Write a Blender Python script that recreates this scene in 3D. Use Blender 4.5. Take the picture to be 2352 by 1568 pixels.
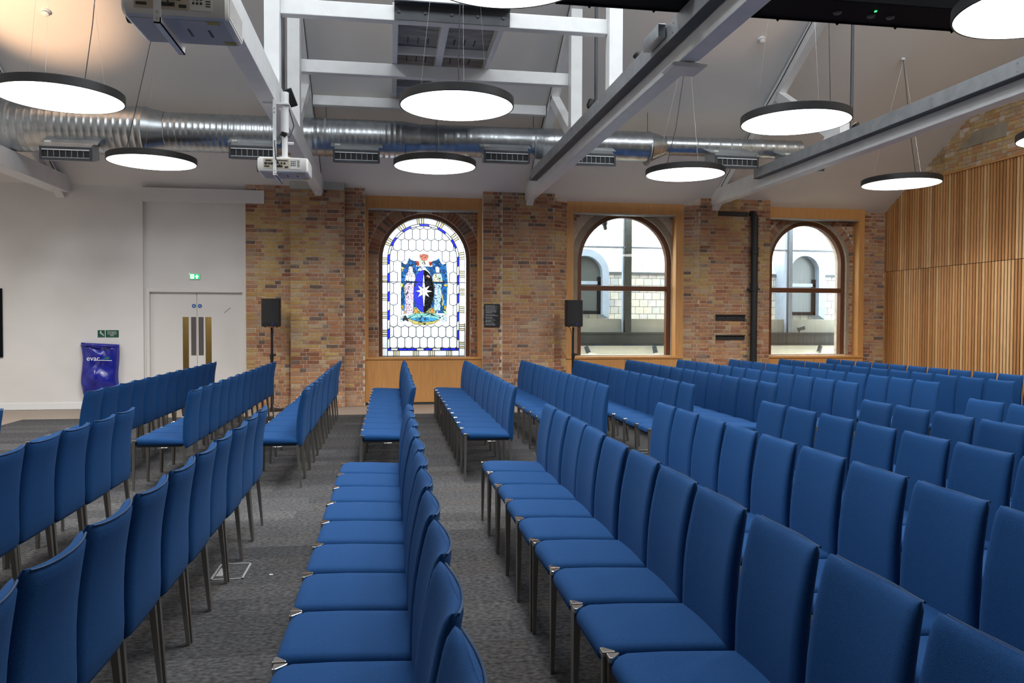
import bpy, bmesh, math, random
import numpy as np
from mathutils import Vector, Matrix, noise
random.seed(7)
S = bpy.context.scene
COL = S.collection
for o in list(bpy.data.objects): bpy.data.objects.remove(o)

# ------------------------------------------------------------------ camera
F_PX, YAW, PITCH, ROLL, CAM_H = 1772.2, 0.156946, 0.025636, 0.003546, 1.5364
fw = Vector((math.sin(YAW)*math.cos(PITCH), math.cos(YAW)*math.cos(PITCH), -math.sin(PITCH)))
r0 = Vector((math.cos(YAW), -math.sin(YAW), 0)); u0 = r0.cross(fw)
rt = r0*math.cos(ROLL) + u0*math.sin(ROLL); up = rt.cross(fw)
cd = bpy.data.cameras.new('camera'); cam = bpy.data.objects.new('camera', cd); COL.objects.link(cam)
M = Matrix((rt, up, -fw)).transposed().to_4x4(); M.translation = (0, 0, CAM_H)
cam.matrix_world = M
cd.sensor_width = 36; cd.lens = F_PX/2352*36; cd.clip_start = .05; cd.clip_end = 200
S.camera = cam
def in_view(p, mg=60):
    d = Vector(p)-Vector((0, 0, CAM_H)); z = d.dot(fw)
    if z < .2: return False
    x = 1176+F_PX*d.dot(rt)/z; y = 784-F_PX*d.dot(up)/z
    return -mg < x < 2352+mg and -mg < y < 1568+mg

# ------------------------------------------------------------------ world, large lights, exposure
W = bpy.data.worlds.new('sky'); S.world = W; W.use_nodes = True
bg = W.node_tree.nodes['Background']; bg.inputs[0].default_value = (.86, .93, 1, 1); bg.inputs[1].default_value = 6.5
S.view_settings.view_transform = 'Standard'; S.view_settings.look = 'None'
S.view_settings.exposure = 0.52; S.view_settings.gamma = 1; S.view_settings.use_curve_mapping = False
LAMP_E = 3.0            # radiance of the round pendant lights' opal diffuser
LAMP_W, LAMP_SPREAD = 34, 140   # their downward beam
ROOFLIGHT_W = 70       # daylight entering through each rooflight
def cz(y):              # underside of the pitched ceiling
    return 3.80+.60*(14.42-y) if y > 5.6 else 3.80+.60*(14.42-5.6)-.60*(5.6-y)
ROOFLIGHTS = [(x, y) for x in (-3.4, .66, 4.4, 8.0) for y in (7.0, 4.2)]
for x, y in ROOFLIGHTS:
    ld = bpy.data.lights.new('rooflight_daylight', 'AREA'); ld.shape = 'RECTANGLE'; ld.size = 1.5; ld.size_y = 1.5
    ld.energy = ROOFLIGHT_W; ld.color = (.88, .95, 1)
    lo = bpy.data.objects.new('rooflight_daylight', ld); COL.objects.link(lo)
    s = 1 if y > 5.6 else -1
    lo.location = (x, y, cz(y)-.06); lo.rotation_euler = (-s*math.atan(.6), 0, 0)

# ------------------------------------------------------------------ materials
MATS = {}
def new_mat(name):
    m = bpy.data.materials.new(name); m.use_nodes = True; MATS[name] = m
    return m, m.node_tree.nodes, m.node_tree.links, m.node_tree.nodes['Principled BSDF']
def mat(name, col, rough=.6, metal=0, var=0, vscale=8, bump=0, bscale=60, spec=.5, stretch=None, coat=0):
    m, N, L, b = new_mat(name)
    b.inputs['Base Color'].default_value = (*col, 1); b.inputs['Roughness'].default_value = rough
    b.inputs['Metallic'].default_value = metal; b.inputs['Specular IOR Level'].default_value = spec
    if coat: b.inputs['Coat Weight'].default_value = coat
    if var or bump:
        g = N.new('ShaderNodeNewGeometry'); mp = N.new('ShaderNodeMapping')
        L.new(g.outputs['Position'], mp.inputs[0])
        if stretch: mp.inputs['Scale'].default_value = stretch
    if var:
        n = N.new('ShaderNodeTexNoise'); n.inputs['Scale'].default_value = vscale; n.inputs['Detail'].default_value = 5
        L.new(mp.outputs[0], n.inputs['Vector'])
        r = N.new('ShaderNodeMapRange'); r.inputs[1].default_value = .3; r.inputs[2].default_value = .7
        r.inputs[3].default_value = 1-var; r.inputs[4].default_value = 1+var
        L.new(n.outputs[0], r.inputs[0])
        x = N.new('ShaderNodeVectorMath'); x.operation = 'SCALE'; x.inputs[0].default_value = col
        L.new(r.outputs[0], x.inputs['Scale']); L.new(x.outputs[0], b.inputs['Base Color'])
    if bump:
        n2 = N.new('ShaderNodeTexNoise'); n2.inputs['Scale'].default_value = bscale; n2.inputs['Detail'].default_value = 3
        L.new(mp.outputs[0], n2.inputs['Vector'])
        bp = N.new('ShaderNodeBump'); bp.inputs['Strength'].default_value = bump; bp.inputs['Distance'].default_value = .004
        L.new(n2.outputs[0], bp.inputs['Height']); L.new(bp.outputs[0], b.inputs['Normal'])
    return m
def emis(name, col, e):
    m, N, L, b = new_mat(name)
    b.inputs['Base Color'].default_value = (*col, 1); b.inputs['Emission Color'].default_value = (*col, 1)
    b.inputs['Emission Strength'].default_value = e; return m
def glass(name, tint=(.93, .97, .96), refl=.08):
    m, N, L, b = new_mat(name); N.remove(b)
    t = N.new('ShaderNodeBsdfTransparent'); t.inputs[0].default_value = (*tint, 1)
    g = N.new('ShaderNodeBsdfGlossy'); g.inputs['Roughness'].default_value = .01
    mx = N.new('ShaderNodeMixShader'); mx.inputs[0].default_value = refl
    L.new(t.outputs[0], mx.inputs[1]); L.new(g.outputs[0], mx.inputs[2])
    L.new(mx.outputs[0], N['Material Output'].inputs[0]); return m
def sglass(name, col, attr=False):       # leaded glass, lit from behind
    m, N, L, b = new_mat(name); N.remove(b)
    t = N.new('ShaderNodeBsdfTranslucent'); d = N.new('ShaderNodeBsdfGlossy'); d.inputs['Roughness'].default_value = .12
    tr = N.new('ShaderNodeBsdfTransparent')
    m1 = N.new('ShaderNodeMixShader'); m1.inputs[0].default_value = .06
    m2 = N.new('ShaderNodeMixShader'); m2.inputs[0].default_value = .05
    if attr:
        a = N.new('ShaderNodeAttribute'); a.attribute_name = 'Col'
        L.new(a.outputs['Color'], t.inputs[0]); L.new(a.outputs['Color'], tr.inputs[0])
    else:
        n = N.new('ShaderNodeTexNoise'); n.inputs['Scale'].default_value = 5; n.inputs['Detail'].default_value = 3
        g = N.new('ShaderNodeNewGeometry'); L.new(g.outputs['Position'], n.inputs['Vector'])
        r = N.new('ShaderNodeMapRange'); r.inputs[3].default_value = .78; r.inputs[4].default_value = 1.1
        L.new(n.outputs[0], r.inputs[0]); x = N.new('ShaderNodeVectorMath'); x.operation = 'SCALE'; x.inputs[0].default_value = col
        L.new(r.outputs[0], x.inputs['Scale']); L.new(x.outputs[0], t.inputs[0]); L.new(x.outputs[0], tr.inputs[0])
    L.new(t.outputs[0], m1.inputs[1]); L.new(tr.outputs[0], m1.inputs[2])
    L.new(m1.outputs[0], m2.inputs[1]); L.new(d.outputs[0], m2.inputs[2])
    L.new(m2.outputs[0], N['Material Output'].inputs[0]); return m

mat('plaster', (.74, .715, .69), .85, var=.03, vscale=2)
mat('ceiling', (.78, .745, .71), .9, var=.02, vscale=1.5)
mat('white_paint', (.80, .80, .795), .45, var=.04, vscale=6, bump=.15, bscale=25)
mat('white_gloss', (.80, .80, .79), .35)
mat('door_white', (.74, .71, .68), .45)
mat('brown_wood', (.13, .045, .016), .45, var=.15, vscale=6, stretch=(8, 8, 1))
mat('oak', (.56, .27, .085), .5, var=.10, vscale=5, stretch=(9, 9, .7))
mat('mortar', (.58, .475, .37), .95, var=.2, vscale=12, bump=.5, bscale=90)
mat('stone_plaster', (.30, .25, .185), .9, var=.15, vscale=5, bump=.3)
mat('galv', (.52, .55, .57), .30, metal=1, var=.13, vscale=9, bump=.12, bscale=40)
mat('galv_dull', (.42, .44, .455), .42, metal=.55, var=.12, vscale=7)
mat('dark_grille', (.015, .016, .018), .6)
mat('lamp_black', (.018, .017, .017), .45)
mat('wire', (.03, .03, .035), .5)
mat('steel_wire', (.55, .55, .55), .35, metal=1)
mat('dark_steel', (.05, .055, .065), .5, var=.2, vscale=5)
mat('black', (.006, .006, .007), .55)
mat('black_plastic', (.007, .007, .008), .45)
mat('anthracite', (.006, .006, .008), .7, spec=.08)
mat('platform_board', (.34, .32, .30), .8, var=.35, vscale=3, stretch=(1, 4, 1))
mat('projector_white', (.78, .76, .72), .4)
mat('proj_under', (.50, .49, .50), .5)
mat('port_dark', (.03, .03, .03), .4)
mat('port_beige', (.55, .47, .36), .5)
mat('label_yellow', (.40, .33, .04), .5)
mat('chrome', (.78, .74, .70), .16, metal=1)
mat('leg_metal', (.36, .34, .31), .32, metal=.9)
mat('seat_black', (.006, .006, .008), .6)
mat('beige_floor', (.30, .24, .19), .6, var=.12, vscale=3, stretch=(1, 8, 1))
mat('carpet_base', (.07, .07, .073), .95)
mat('pipe_black', (.014, .015, .017), .5, bump=.2, bscale=20)
mat('sign_green', (.004, .085, .05), .45)
mat('sign_white', (.8, .8, .76), .5)
mat('sign_blue', (.01, .12, .42), .4)
mat('dark_print', (.03, .035, .04), .5)
mat('plaque', (.016, .018, .022), .45)
mat('plaque_text', (.42, .42, .42), .6)
mat('bag_blue', (.012, .018, .28), .22, var=.12, vscale=6, spec=.6)
mat('bag_white', (.85, .85, .88), .4)
mat('bag_green', (.01, .20, .10), .4)
mat('pull_plate', (.16, .14, .135), .38, metal=.5)
mat('corridor', (.46, .36, .16), .7)
mat('ext_parapet', (.42, .42, .37), .85, var=.1, vscale=3)
mat('ext_steel', (.055, .065, .07), .5, var=.2, vscale=4)
mat('ext_column', (.05, .055, .05), .6, var=.2, vscale=4)
mat('ext_cream', (.86, .84, .72), .8)
mat('ext_lead', (.24, .28, .34), .5, var=.1)
mat('ext_dark', (.07, .08, .08), .25)
mat('ext_ground', (.35, .35, .33), .9)
mat('lead', (.02, .022, .025), .6)
mat('slat_back', (.02, .012, .008), .9)
mat('violet', (.06, .04, .35), .4)
mat('paper', (.85, .85, .85), .7)
mat('floor_box_steel', (.42, .42, .42), .4, metal=.2)
for i, c in enumerate([(.60, .31, .115), (.50, .235, .078), (.65, .36, .145), (.42, .185, .06), (.56, .27, .10), (.68, .41, .19)]):
    mat('cedar_%d' % i, c, .55, var=.16, vscale=7, stretch=(14, 14, .6), bump=.1, bscale=30)
for i, c in enumerate([(.074, .073, .075), (.064, .063, .065), (.087, .085, .086), (.070, .067, .066), (.057, .057, .060)]):
    mat('carpet_%d' % i, c, .97, var=.55, vscale=34, bump=.6, bscale=260, spec=.1, stretch=(1, 1.5, 1))
BR = [(.49, .235, .125), (.54, .28, .135), (.39, .165, .09), (.55, .34, .13), (.61, .40, .165), (.20, .135, .105), (.44, .25, .155), (.30, .125, .07), (.57, .40, .24)]
def brick_mat(name, col):
    m, N, L, b = new_mat(name); b.inputs['Roughness'].default_value = .92; b.inputs['Specular IOR Level'].default_value = .2
    g = N.new('ShaderNodeNewGeometry')
    def nz(scale, detail, lo, hi, a, c):
        n = N.new('ShaderNodeTexNoise'); n.inputs['Scale'].default_value = scale; n.inputs['Detail'].default_value = detail; n.inputs['Roughness'].default_value = .65
        L.new(g.outputs['Position'], n.inputs['Vector']); r = N.new('ShaderNodeMapRange')
        for i, v in enumerate((lo, hi, a, c)): r.inputs[i+1].default_value = v
        L.new(n.outputs[0], r.inputs[0]); return n, r
    def mix(fac, a, c):
        x = N.new('ShaderNodeMix'); x.data_type = 'RGBA'; L.new(fac, x.inputs[0])
        if isinstance(a, tuple): x.inputs[6].default_value = (*a, 1)
        else: L.new(a, x.inputs[6])
        x.inputs[7].default_value = (*c, 1); return x.outputs[2]
    n1, r1 = nz(28, 6, .3, .7, 0, .75); n2, r2 = nz(2.3, 8, .52, .70, 0, .55); n3, r3 = nz(1.7, 7, .54, .72, 0, .6); n3.inputs['Scale'].default_value = 1.9
    o = mix(r1.outputs[0], col, tuple(v*.55 for v in col)); o = mix(r2.outputs[0], o, (.46, .36, .27))
    mp = N.new('ShaderNodeVectorMath'); mp.inputs[1].default_value = (7.3, 3.1, 5.7); L.new(g.outputs['Position'], mp.inputs[0]); L.new(mp.outputs[0], n3.inputs['Vector'])
    o = mix(r3.outputs[0], o, (.13, .085, .065)); L.new(o, b.inputs['Base Color'])
    bp = N.new('ShaderNodeBump'); bp.inputs['Strength'].default_value = .7; bp.inputs['Distance'].default_value = .005; L.new(n1.outputs[0], bp.inputs['Height']); L.new(bp.outputs[0], b.inputs['Normal'])
for i, c in enumerate(BR): brick_mat('brick_%d' % i, c)
for i, c in enumerate([(.50, .47, .40), (.43, .41, .37), (.53, .47, .38), (.47, .42, .40), (.38, .38, .37)]):
    mat('tile_%d' % i, c, .8, var=.12, vscale=8)
emis('lamp_face', (1, .985, .96), LAMP_E)
emis('spot_face', (1, .55, .25), 4)
emis('green_led', (.05, 1, .2), 1.5)
emis('exit_green', (.0, .42, .13), .9)
emis('exit_white', (.95, 1, .95), 1.2)
emis('rooflight_pane', (.9, .96, 1), 2.0)
glass('window_glass'); glass('door_glass', (.9, .9, .86), .05)
sglass('sg_white', (.42, .445, .455)); sglass('sg_blue', (.011, .016, .42)); sglass('sg_yellow', (.41, .37, .22)); sglass('sg_pale', (.40, .425, .435))
sglass('sg_crest', (1, 1, 1), True)
# blue woven upholstery
m, N, L, b = new_mat('fabric')
b.inputs['Roughness'].default_value = .85; b.inputs['Specular IOR Level'].default_value = .12
b.inputs['Sheen Weight'].default_value = .05; b.inputs['Sheen Roughness'].default_value = .4; b.inputs['Sheen Tint'].default_value = (.35, .6, 1, 1)
tc = N.new('ShaderNodeTexCoord'); n = N.new('ShaderNodeTexNoise'); n.inputs['Scale'].default_value = 420; n.inputs['Detail'].default_value = 2
L.new(tc.outputs['Object'], n.inputs['Vector'])
cr = N.new('ShaderNodeValToRGB'); cr.color_ramp.elements[0].position = .3; cr.color_ramp.elements[1].position = .72
cr.color_ramp.elements[0].color = (.0060, .037, .122, 1); cr.color_ramp.elements[1].color = (.0125, .069, .208, 1)
L.new(n.outputs[0], cr.inputs[0]); L.new(cr.outputs[0], b.inputs['Base Color'])
bp = N.new('ShaderNodeBump'); bp.inputs['Strength'].default_value = .35; bp.inputs['Distance'].default_value = .002
L.new(n.outputs[0], bp.inputs['Height']); L.new(bp.outputs[0], b.inputs['Normal'])
mat('fabric_seam', (.012, .045, .115), .8)

# ------------------------------------------------------------------ mesh helpers
ORG = {}
class MB:
    def __init__(s): s.v = []; s.f = []; s.mi = []; s.cur = 0
    def add(s, vs, fs):
        k = len(s.v); s.v += [tuple(p) for p in vs]
        for f in fs: s.f.append([i+k for i in f]); s.mi.append(s.cur)
        return s
    def box(s, x0, y0, z0, x1, y1, z1):
        x0, x1 = sorted((x0, x1)); y0, y1 = sorted((y0, y1)); z0, z1 = sorted((z0, z1))
        return s.add([(x0,y0,z0),(x1,y0,z0),(x1,y1,z0),(x0,y1,z0),(x0,y0,z1),(x1,y0,z1),(x1,y1,z1),(x0,y1,z1)],
              [(0,3,2,1),(4,5,6,7),(0,1,5,4),(1,2,6,5),(2,3,7,6),(3,0,4,7)])
    def bar(s, p, q, w, h, side=None):          # rectangular bar from p to q; w across "side", h the other way
        p = Vector(p); q = Vector(q); d = (q-p).normalized()
        a = Vector(side) if side else (Vector((1,0,0)) if abs(d.x) < .9 else Vector((0,1,0)))
        a = (a-d*a.dot(d)).normalized(); b = d.cross(a)
        vs = [c+a*sx*w/2+b*sy*h/2 for c in (p, q) for sx, sy in ((-1,-1),(1,-1),(1,1),(-1,1))]
        return s.add(vs, [(0,3,2,1),(4,5,6,7),(0,1,5,4),(1,2,6,5),(2,3,7,6),(3,0,4,7)])
    def cyl(s, p, q, r, r2=None, n=12, caps=True):
        return s.tube([p, q], [r, r if r2 is None else r2], n, caps)
    def tube(s, pts, rad, n=8, caps=True):
        pts = [Vector(p) for p in pts]; vs = []; fs = []
        if not isinstance(rad, (list, tuple)): rad = [rad]*len(pts)
        ref = None
        for i, p in enumerate(pts):
            d = (pts[min(i+1, len(pts)-1)]-pts[max(i-1, 0)]).normalized()
            if ref is None: ref = Vector((0,0,1)) if abs(d.z) < .9 else Vector((1,0,0))
            a = (ref-d*ref.dot(d)).normalized(); b = d.cross(a); ref = a
            for k in range(n):
                t = 2*math.pi*k/n; vs.append(p+(a*math.cos(t)+b*math.sin(t))*rad[i])
        for i in range(len(pts)-1):
            for k in range(n):
                fs.append((i*n+k, i*n+(k+1)%n, (i+1)*n+(k+1)%n, (i+1)*n+k))
        if caps: fs.append(tuple(range(n-1,-1,-1))); fs.append(tuple(range((len(pts)-1)*n, len(pts)*n)))
        return s.add(vs, fs)
    def prism(s, poly, axis, a, b):              # 2-D polygon swept along x, y or z
        n = len(poly); f = {'x': lambda u,v,t: (t,u,v), 'y': lambda u,v,t: (u,t,v), 'z': lambda u,v,t: (u,v,t)}[axis]
        vs = [f(u,v,a) for u,v in poly]+[f(u,v,b) for u,v in poly]
        return s.add(vs, [tuple(range(n-1,-1,-1)), tuple(range(n,2*n))]+[(i,(i+1)%n,n+(i+1)%n,n+i) for i in range(n)])
    def loft(s, rings):
        n = len(rings[0]); vs = [p for r in rings for p in r]; fs = []
        for i in range(len(rings)-1):
            for k in range(n): fs.append((i*n+k, i*n+(k+1)%n, (i+1)*n+(k+1)%n, (i+1)*n+k))
        fs.append(tuple(range(n-1,-1,-1))); fs.append(tuple(range((len(rings)-1)*n, len(rings)*n)))
        return s.add(vs, fs)
    def lathe(s, prof, c, n=48):                 # profile (r, z) about a vertical axis
        vs = []; fs = []; m_ = len(prof)
        for k in range(n):
            t = 2*math.pi*k/n
            vs += [(c[0]+r*math.cos(t), c[1]+r*math.sin(t), c[2]+z) for r, z in prof]
        for k in range(n):
            for j in range(m_-1): fs.append((k*m_+j, ((k+1)%n)*m_+j, ((k+1)%n)*m_+j+1, k*m_+j+1))
        return s.add(vs, fs)
    def strip(s, inner, outer, y0, y1):          # frame between two open outlines in the XZ plane
        n = len(inner)
        vs = [(x,y0,z) for x,z in inner]+[(x,y0,z) for x,z in outer]+[(x,y1,z) for x,z in inner]+[(x,y1,z) for x,z in outer]
        fs = []
        for i in range(n-1):
            fs += [(i,i+1,n+i+1,n+i),(2*n+i,3*n+i,3*n+i+1,2*n+i+1),(i,2*n+i,2*n+i+1,i+1),(n+i,n+i+1,3*n+i+1,3*n+i)]
        fs += [(0,n,3*n,2*n),(n-1,3*n-1,4*n-1,2*n-1)]
        return s.add(vs, fs)
    def mesh(s, name, mats, off=(0,0,0), smooth=None):
        me = bpy.data.meshes.new(name); o = Vector(off)
        me.from_pydata([Vector(v)-o for v in s.v], [], s.f)
        for m in ([mats] if isinstance(mats, str) else mats): me.materials.append(MATS[m])
        if any(s.mi): me.polygons.foreach_set('material_index', s.mi)
        bm = bmesh.new(); bm.from_mesh(me); bmesh.ops.recalc_face_normals(bm, faces=bm.faces); bm.to_mesh(me); bm.free()
        if smooth:
            me.polygons.foreach_set('use_smooth', [True]*len(me.polygons)); me.set_sharp_from_angle(angle=math.radians(smooth))
        me.update(); return me
    def build(s, name, mats, parent=None, smooth=None, bev=0, base=None):
        if parent is not None: off = ORG[parent]
        else:
            a = np.array(s.v); off = Vector((*((a.min(0)+a.max(0))/2)[:2], a[:,2].min())) if base is None else Vector(base)
        o = bpy.data.objects.new(name, s.mesh(name, mats, off, smooth)); COL.objects.link(o)
        if parent is None: o.location = off
        else: o.parent = parent
        ORG[o] = off.copy()
        if bev:
            bv = o.modifiers.new('bevel', 'BEVEL'); bv.width = bev; bv.segments = 2; bv.limit_method = 'ANGLE'
        return o
def thing(name, label, cat, loc, group=None):
    o = bpy.data.objects.new(name, None); COL.objects.link(o); o.location = loc; o.empty_display_size = .1
    ORG[o] = Vector(loc); return tag(o, label, cat, group)
def tag(o, label, cat, group=None):
    o['label'] = label; o['category'] = cat
    if group: o['group'] = group
    return o
def struct(o): o['kind'] = 'structure'; return o
def stuff(o): o['kind'] = 'stuff'; return o
def inst(name, me, parent, loc, scale=(1,1,1), rot=(0,0,0)):
    o = bpy.data.objects.new(name, me); COL.objects.link(o); o.parent = parent
    o.location = Vector(loc)-ORG[parent]; o.scale = scale; o.rotation_euler = rot; ORG[o] = Vector(loc); return o
def box(name, m, x0, y0, z0, x1, y1, z1, parent=None, bev=0): return MB().box(x0,y0,z0,x1,y1,z1).build(name, m, parent, bev=bev)
def text(name, s, m, size, loc, parent, rot=(math.pi/2,0,0), align='CENTER', ext=.0015):
    c = bpy.data.curves.new('t', 'FONT'); c.body = s; c.size = size; c.extrude = ext; c.align_x = align; c.align_y = 'CENTER'
    t = bpy.data.objects.new('t', c); COL.objects.link(t); bpy.context.view_layer.update()
    me = bpy.data.meshes.new_from_object(t.evaluated_get(bpy.context.evaluated_depsgraph_get()))
    bpy.data.objects.remove(t); me.name = name; me.materials.clear(); me.materials.append(MATS[m])
    me.transform(Matrix.Translation(Vector(loc)-ORG[parent]) @ Matrix.Rotation(rot[2],4,'Z') @ Matrix.Rotation(rot[0],4,'X'))
    o = bpy.data.objects.new(name, me); COL.objects.link(o); o.parent = parent; ORG[o] = ORG[parent].copy(); return o
ORD = 'first second third fourth fifth sixth seventh eighth ninth tenth eleventh twelfth thirteenth'.split()

# ------------------------------------------------------------------ setting: floor, ceiling, walls
XL, XR, YB, YW = -9.0, 10.0, -3.2, 14.37
fl = struct(MB().box(XL-.2, YB-.2, -.2, XR+.2, 15.0, -.004).build('floor', 'beige_floor'))
# carpet of loose-laid planks over the floor, each a piece of its own
CAR = MB().box(-5.6, YB, -.003, XR, 12.9, -.0025)
CAR.build('carpet_underlay', 'carpet_base', fl)
PM = {}
for i in range(5):
    PM[i] = MB().box(-.5, -.125, 0, .5, .125, .0035).mesh('carpet_plank', 'carpet_%d' % i)
planks = []
for j in range(int((12.9-YB)/.25)):
    yc = 12.9-.125-j*.25; offx = random.random()
    k = 0; x = -5.6-offx
    while x < XR:
        a, b = max(x, -5.6), min(x+1, XR)
        if b-a > .06:
            q = ((a+b)/2, yc, 0); planks.append((q, b-a, random.choice((0,0,1,1,2,3,3,4)), in_view(q, 150)))
        x += 1
planks.sort(key=lambda t: (not t[3], t[0][0]**2+t[0][1]**2))
rest = MB()
for i, (q, w, c, vis) in enumerate(planks):
    if i < 300 and vis: inst('carpet_plank', PM[c], fl, (q[0], q[1], -.003), (w-.0015, .994, 1))
    else:
        rest.cur = c; rest.box(q[0]-w/2+.001, q[1]-.1243, -.003, q[0]+w/2-.001, q[1]+.1243, .0005)
stuff(rest.build('carpet_planks', ['carpet_%d' % i for i in range(5)], fl))

Yr, Zr = 5.6, cz(5.6)
c = MB(); T = .25
c.prism([(14.56, cz(14.56)), (Yr, Zr), (YB-.2, cz(YB-.2)), (YB-.2, cz(YB-.2)+T), (Yr, Zr+T), (14.56, cz(14.56)+T)], 'x', XL-.2, XR+.3)
ceil = struct(c.build('ceiling', 'ceiling'))
for x, y in ROOFLIGHTS:          # rooflights above the frame of the photograph
    s = 1 if y > 5.6 else -1; t = MB(); R_ = Matrix.Rotation(-s*math.atan(.6), 4, 'X'); P0 = Vector((x, y, cz(y)-.012))
    def bx(l, a0, b0, a1, b1, z0, z1):
        k = len(l.v); l.box(a0, b0, z0, a1, b1, z1)
        for i in range(k, len(l.v)): l.v[i] = tuple(P0+R_ @ Vector(l.v[i]))
    fr = MB()
    for q in ((-.86,-.86,.86,-.78),(-.86,.78,.86,.86),(-.86,-.78,-.78,.78),(.78,-.78,.86,.78)): bx(fr, *q, -.04, .0)
    bx(t, -.78, -.78, .78, .78, -.012, 0)
    f_ = fr.build('rooflight_frame', 'white_paint', ceil); t.build('rooflight_pane', 'rooflight_pane', ceil)
struct(box('wall_left', 'plaster', XL-.2, YB-.2, -.1, XL, 15, 9.3)); struct(box('wall_near', 'stone_plaster', XL-.2, YB-.2, -.1, XR+.3, YB, 4.0))

# ------------------------------------------------------------------ brickwork
BM = [MB().box(-.5, 0, -.5, .5, 1, .5).mesh('brick', 'brick_%d' % i) for i in range(len(BR))]
def pal(x, z):
    n1 = noise.noise(Vector((x*1.3, z*1.1, 3.1))); n2 = noise.noise(Vector((x*2.1+9, z*1.7, 7.7))); r = random.random()
    yellow = n1 > .20 or (-1.75 < x < -1.42 and r < .75 and z > .9)
    dark = n2 > .30 or (z > 3.3 and r < .35)
    if yellow: return random.choice((3, 3, 4, 4, 8, 1, 0 if r < .5 else 5))
    if dark: return random.choice((5, 7, 7, 2, 2, 6))
    return random.choice((0, 0, 1, 1, 2, 6, 6, 0, 1, 3, 5 if r < .5 else 8))
def brickwork(parent, u0, u1, z0, z1, fn, ang, hole=None, limit=300, ztop=None):
    """bricks on one face; fn(u) gives the face point, ang its turn about z; hole(z) -> blocked u interval"""
    P, ML, J = .0705, .213, .013
    out = []; row = 0; z = z0
    while z < z1-.02:
        zt = min(z+P-J, z1); u = u0-((row % 2)*.165+random.uniform(0, .02)); k = row
        blocks = [hole(z), hole(zt)] if hole else [None]; blocks = [b for b in blocks if b]
        if blocks: lo, hi = min(b[0] for b in blocks), max(b[1] for b in blocks)
        while u < u1:
            ln = (ML if k % 2 == 0 else .102)*random.uniform(.95, 1.03); k += 1
            a, b_ = max(u, u0+.002), min(u+ln, u1-.002); u += ln+J
            segs = [(a, b_)]
            if blocks: segs = [(a, min(b_, lo-.004)), (max(a, hi+.004), b_)]
            for p, q in segs:
                if q-p > .025 and (ztop is None or zt <= ztop((p+q)/2)): out.append((p, q, z, zt))
        z += P; row += 1
    random.Random(3).shuffle(out); rest = MB()
    for i, (p, q, a, b_) in enumerate(out):
        x, y = fn((p+q)/2); c_ = pal(x, (a+b_)/2); d = random.uniform(.004, .012)
        if i < limit:
            inst('brick', BM[c_], parent, (x, y-d, (a+b_)/2), (q-p, .02+d, b_-a), (random.uniform(-.012,.012), random.uniform(-.006,.006), ang))
        else:
            t = MB(); t.box((p-q)/2, -d, a, (q-p)/2, .02, b_); ca, sa = math.cos(ang), math.sin(ang)
            rest.cur = c_; rest.add([(x+ca*v[0]-sa*v[1], y+sa*v[0]+ca*v[1], v[2]) for v in t.v], t.f)
    if rest.v: stuff(rest.build('bricks', ['brick_%d' % i for i in range(len(BR))], parent))
def face(y): return lambda u: (u, y)
YP, YPB = 14.20, 14.10
def pier(x0, x1, y, ztop=None):
    w = struct(box('wall_far', 'mortar', x0, y, 0, x1, 15.0, cz(y)+.06)); brickwork(w, x0, x1, .0, (ztop or cz(y))-.005, face(y), 0); return w
pier(-2.51, -1.74, YP); wB = pier(-1.735, -.80, YPB, 3.86)
box('padstone', 'ext_parapet', -1.74, YPB-.02, 3.86, -.80, 14.4, 3.985, wB)
pier(-.80, -.445, YP)
# pier two with a splayed reveal on its right, pier three splayed on its left
w2 = struct(MB().prism([(1.70,YP),(3.05,YP),(3.32,YW),(3.32,15.0),(1.70,15.0)], 'z', 0, 4.0).build('wall_far', 'mortar'))
brickwork(w2, 1.70, 2.05, 0, cz(YP)-.005, face(YP), 0); brickwork(w2, 2.065, 3.05, 0, cz(YP)-.005, face(YP), 0)
dl = math.hypot(.27, .17); an = math.atan2(.17, .27)
brickwork(w2, 0, dl, 0, 3.82, lambda u: (3.05+.27*u/dl, YP+.17*u/dl), an)
w3 = struct(MB().prism([(5.655,YW),(5.92,YP),(7.36,YP),(7.36,15.0),(5.655,15.0)], 'z', 0, 4.0).build('wall_far', 'mortar'))
dl3 = math.hypot(.265, .17); an3 = math.atan2(-.17, .265)
brickwork(w3, 0, dl3, 0, 3.82, lambda u: (5.655+.265*u/dl3, YW-.17*u/dl3), an3)
brickwork(w3, 5.92, 7.36, 0, cz(YP)-.005, face(YP), 0, limit=330)
w4 = struct(box('wall_far', 'mortar', 9.50, 14.45, 0, XR+.1, 15.0, 3.95)); brickwork(w4, 9.50, 9.99, 0, cz(14.45)-.005, face(14.45), 0)

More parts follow.
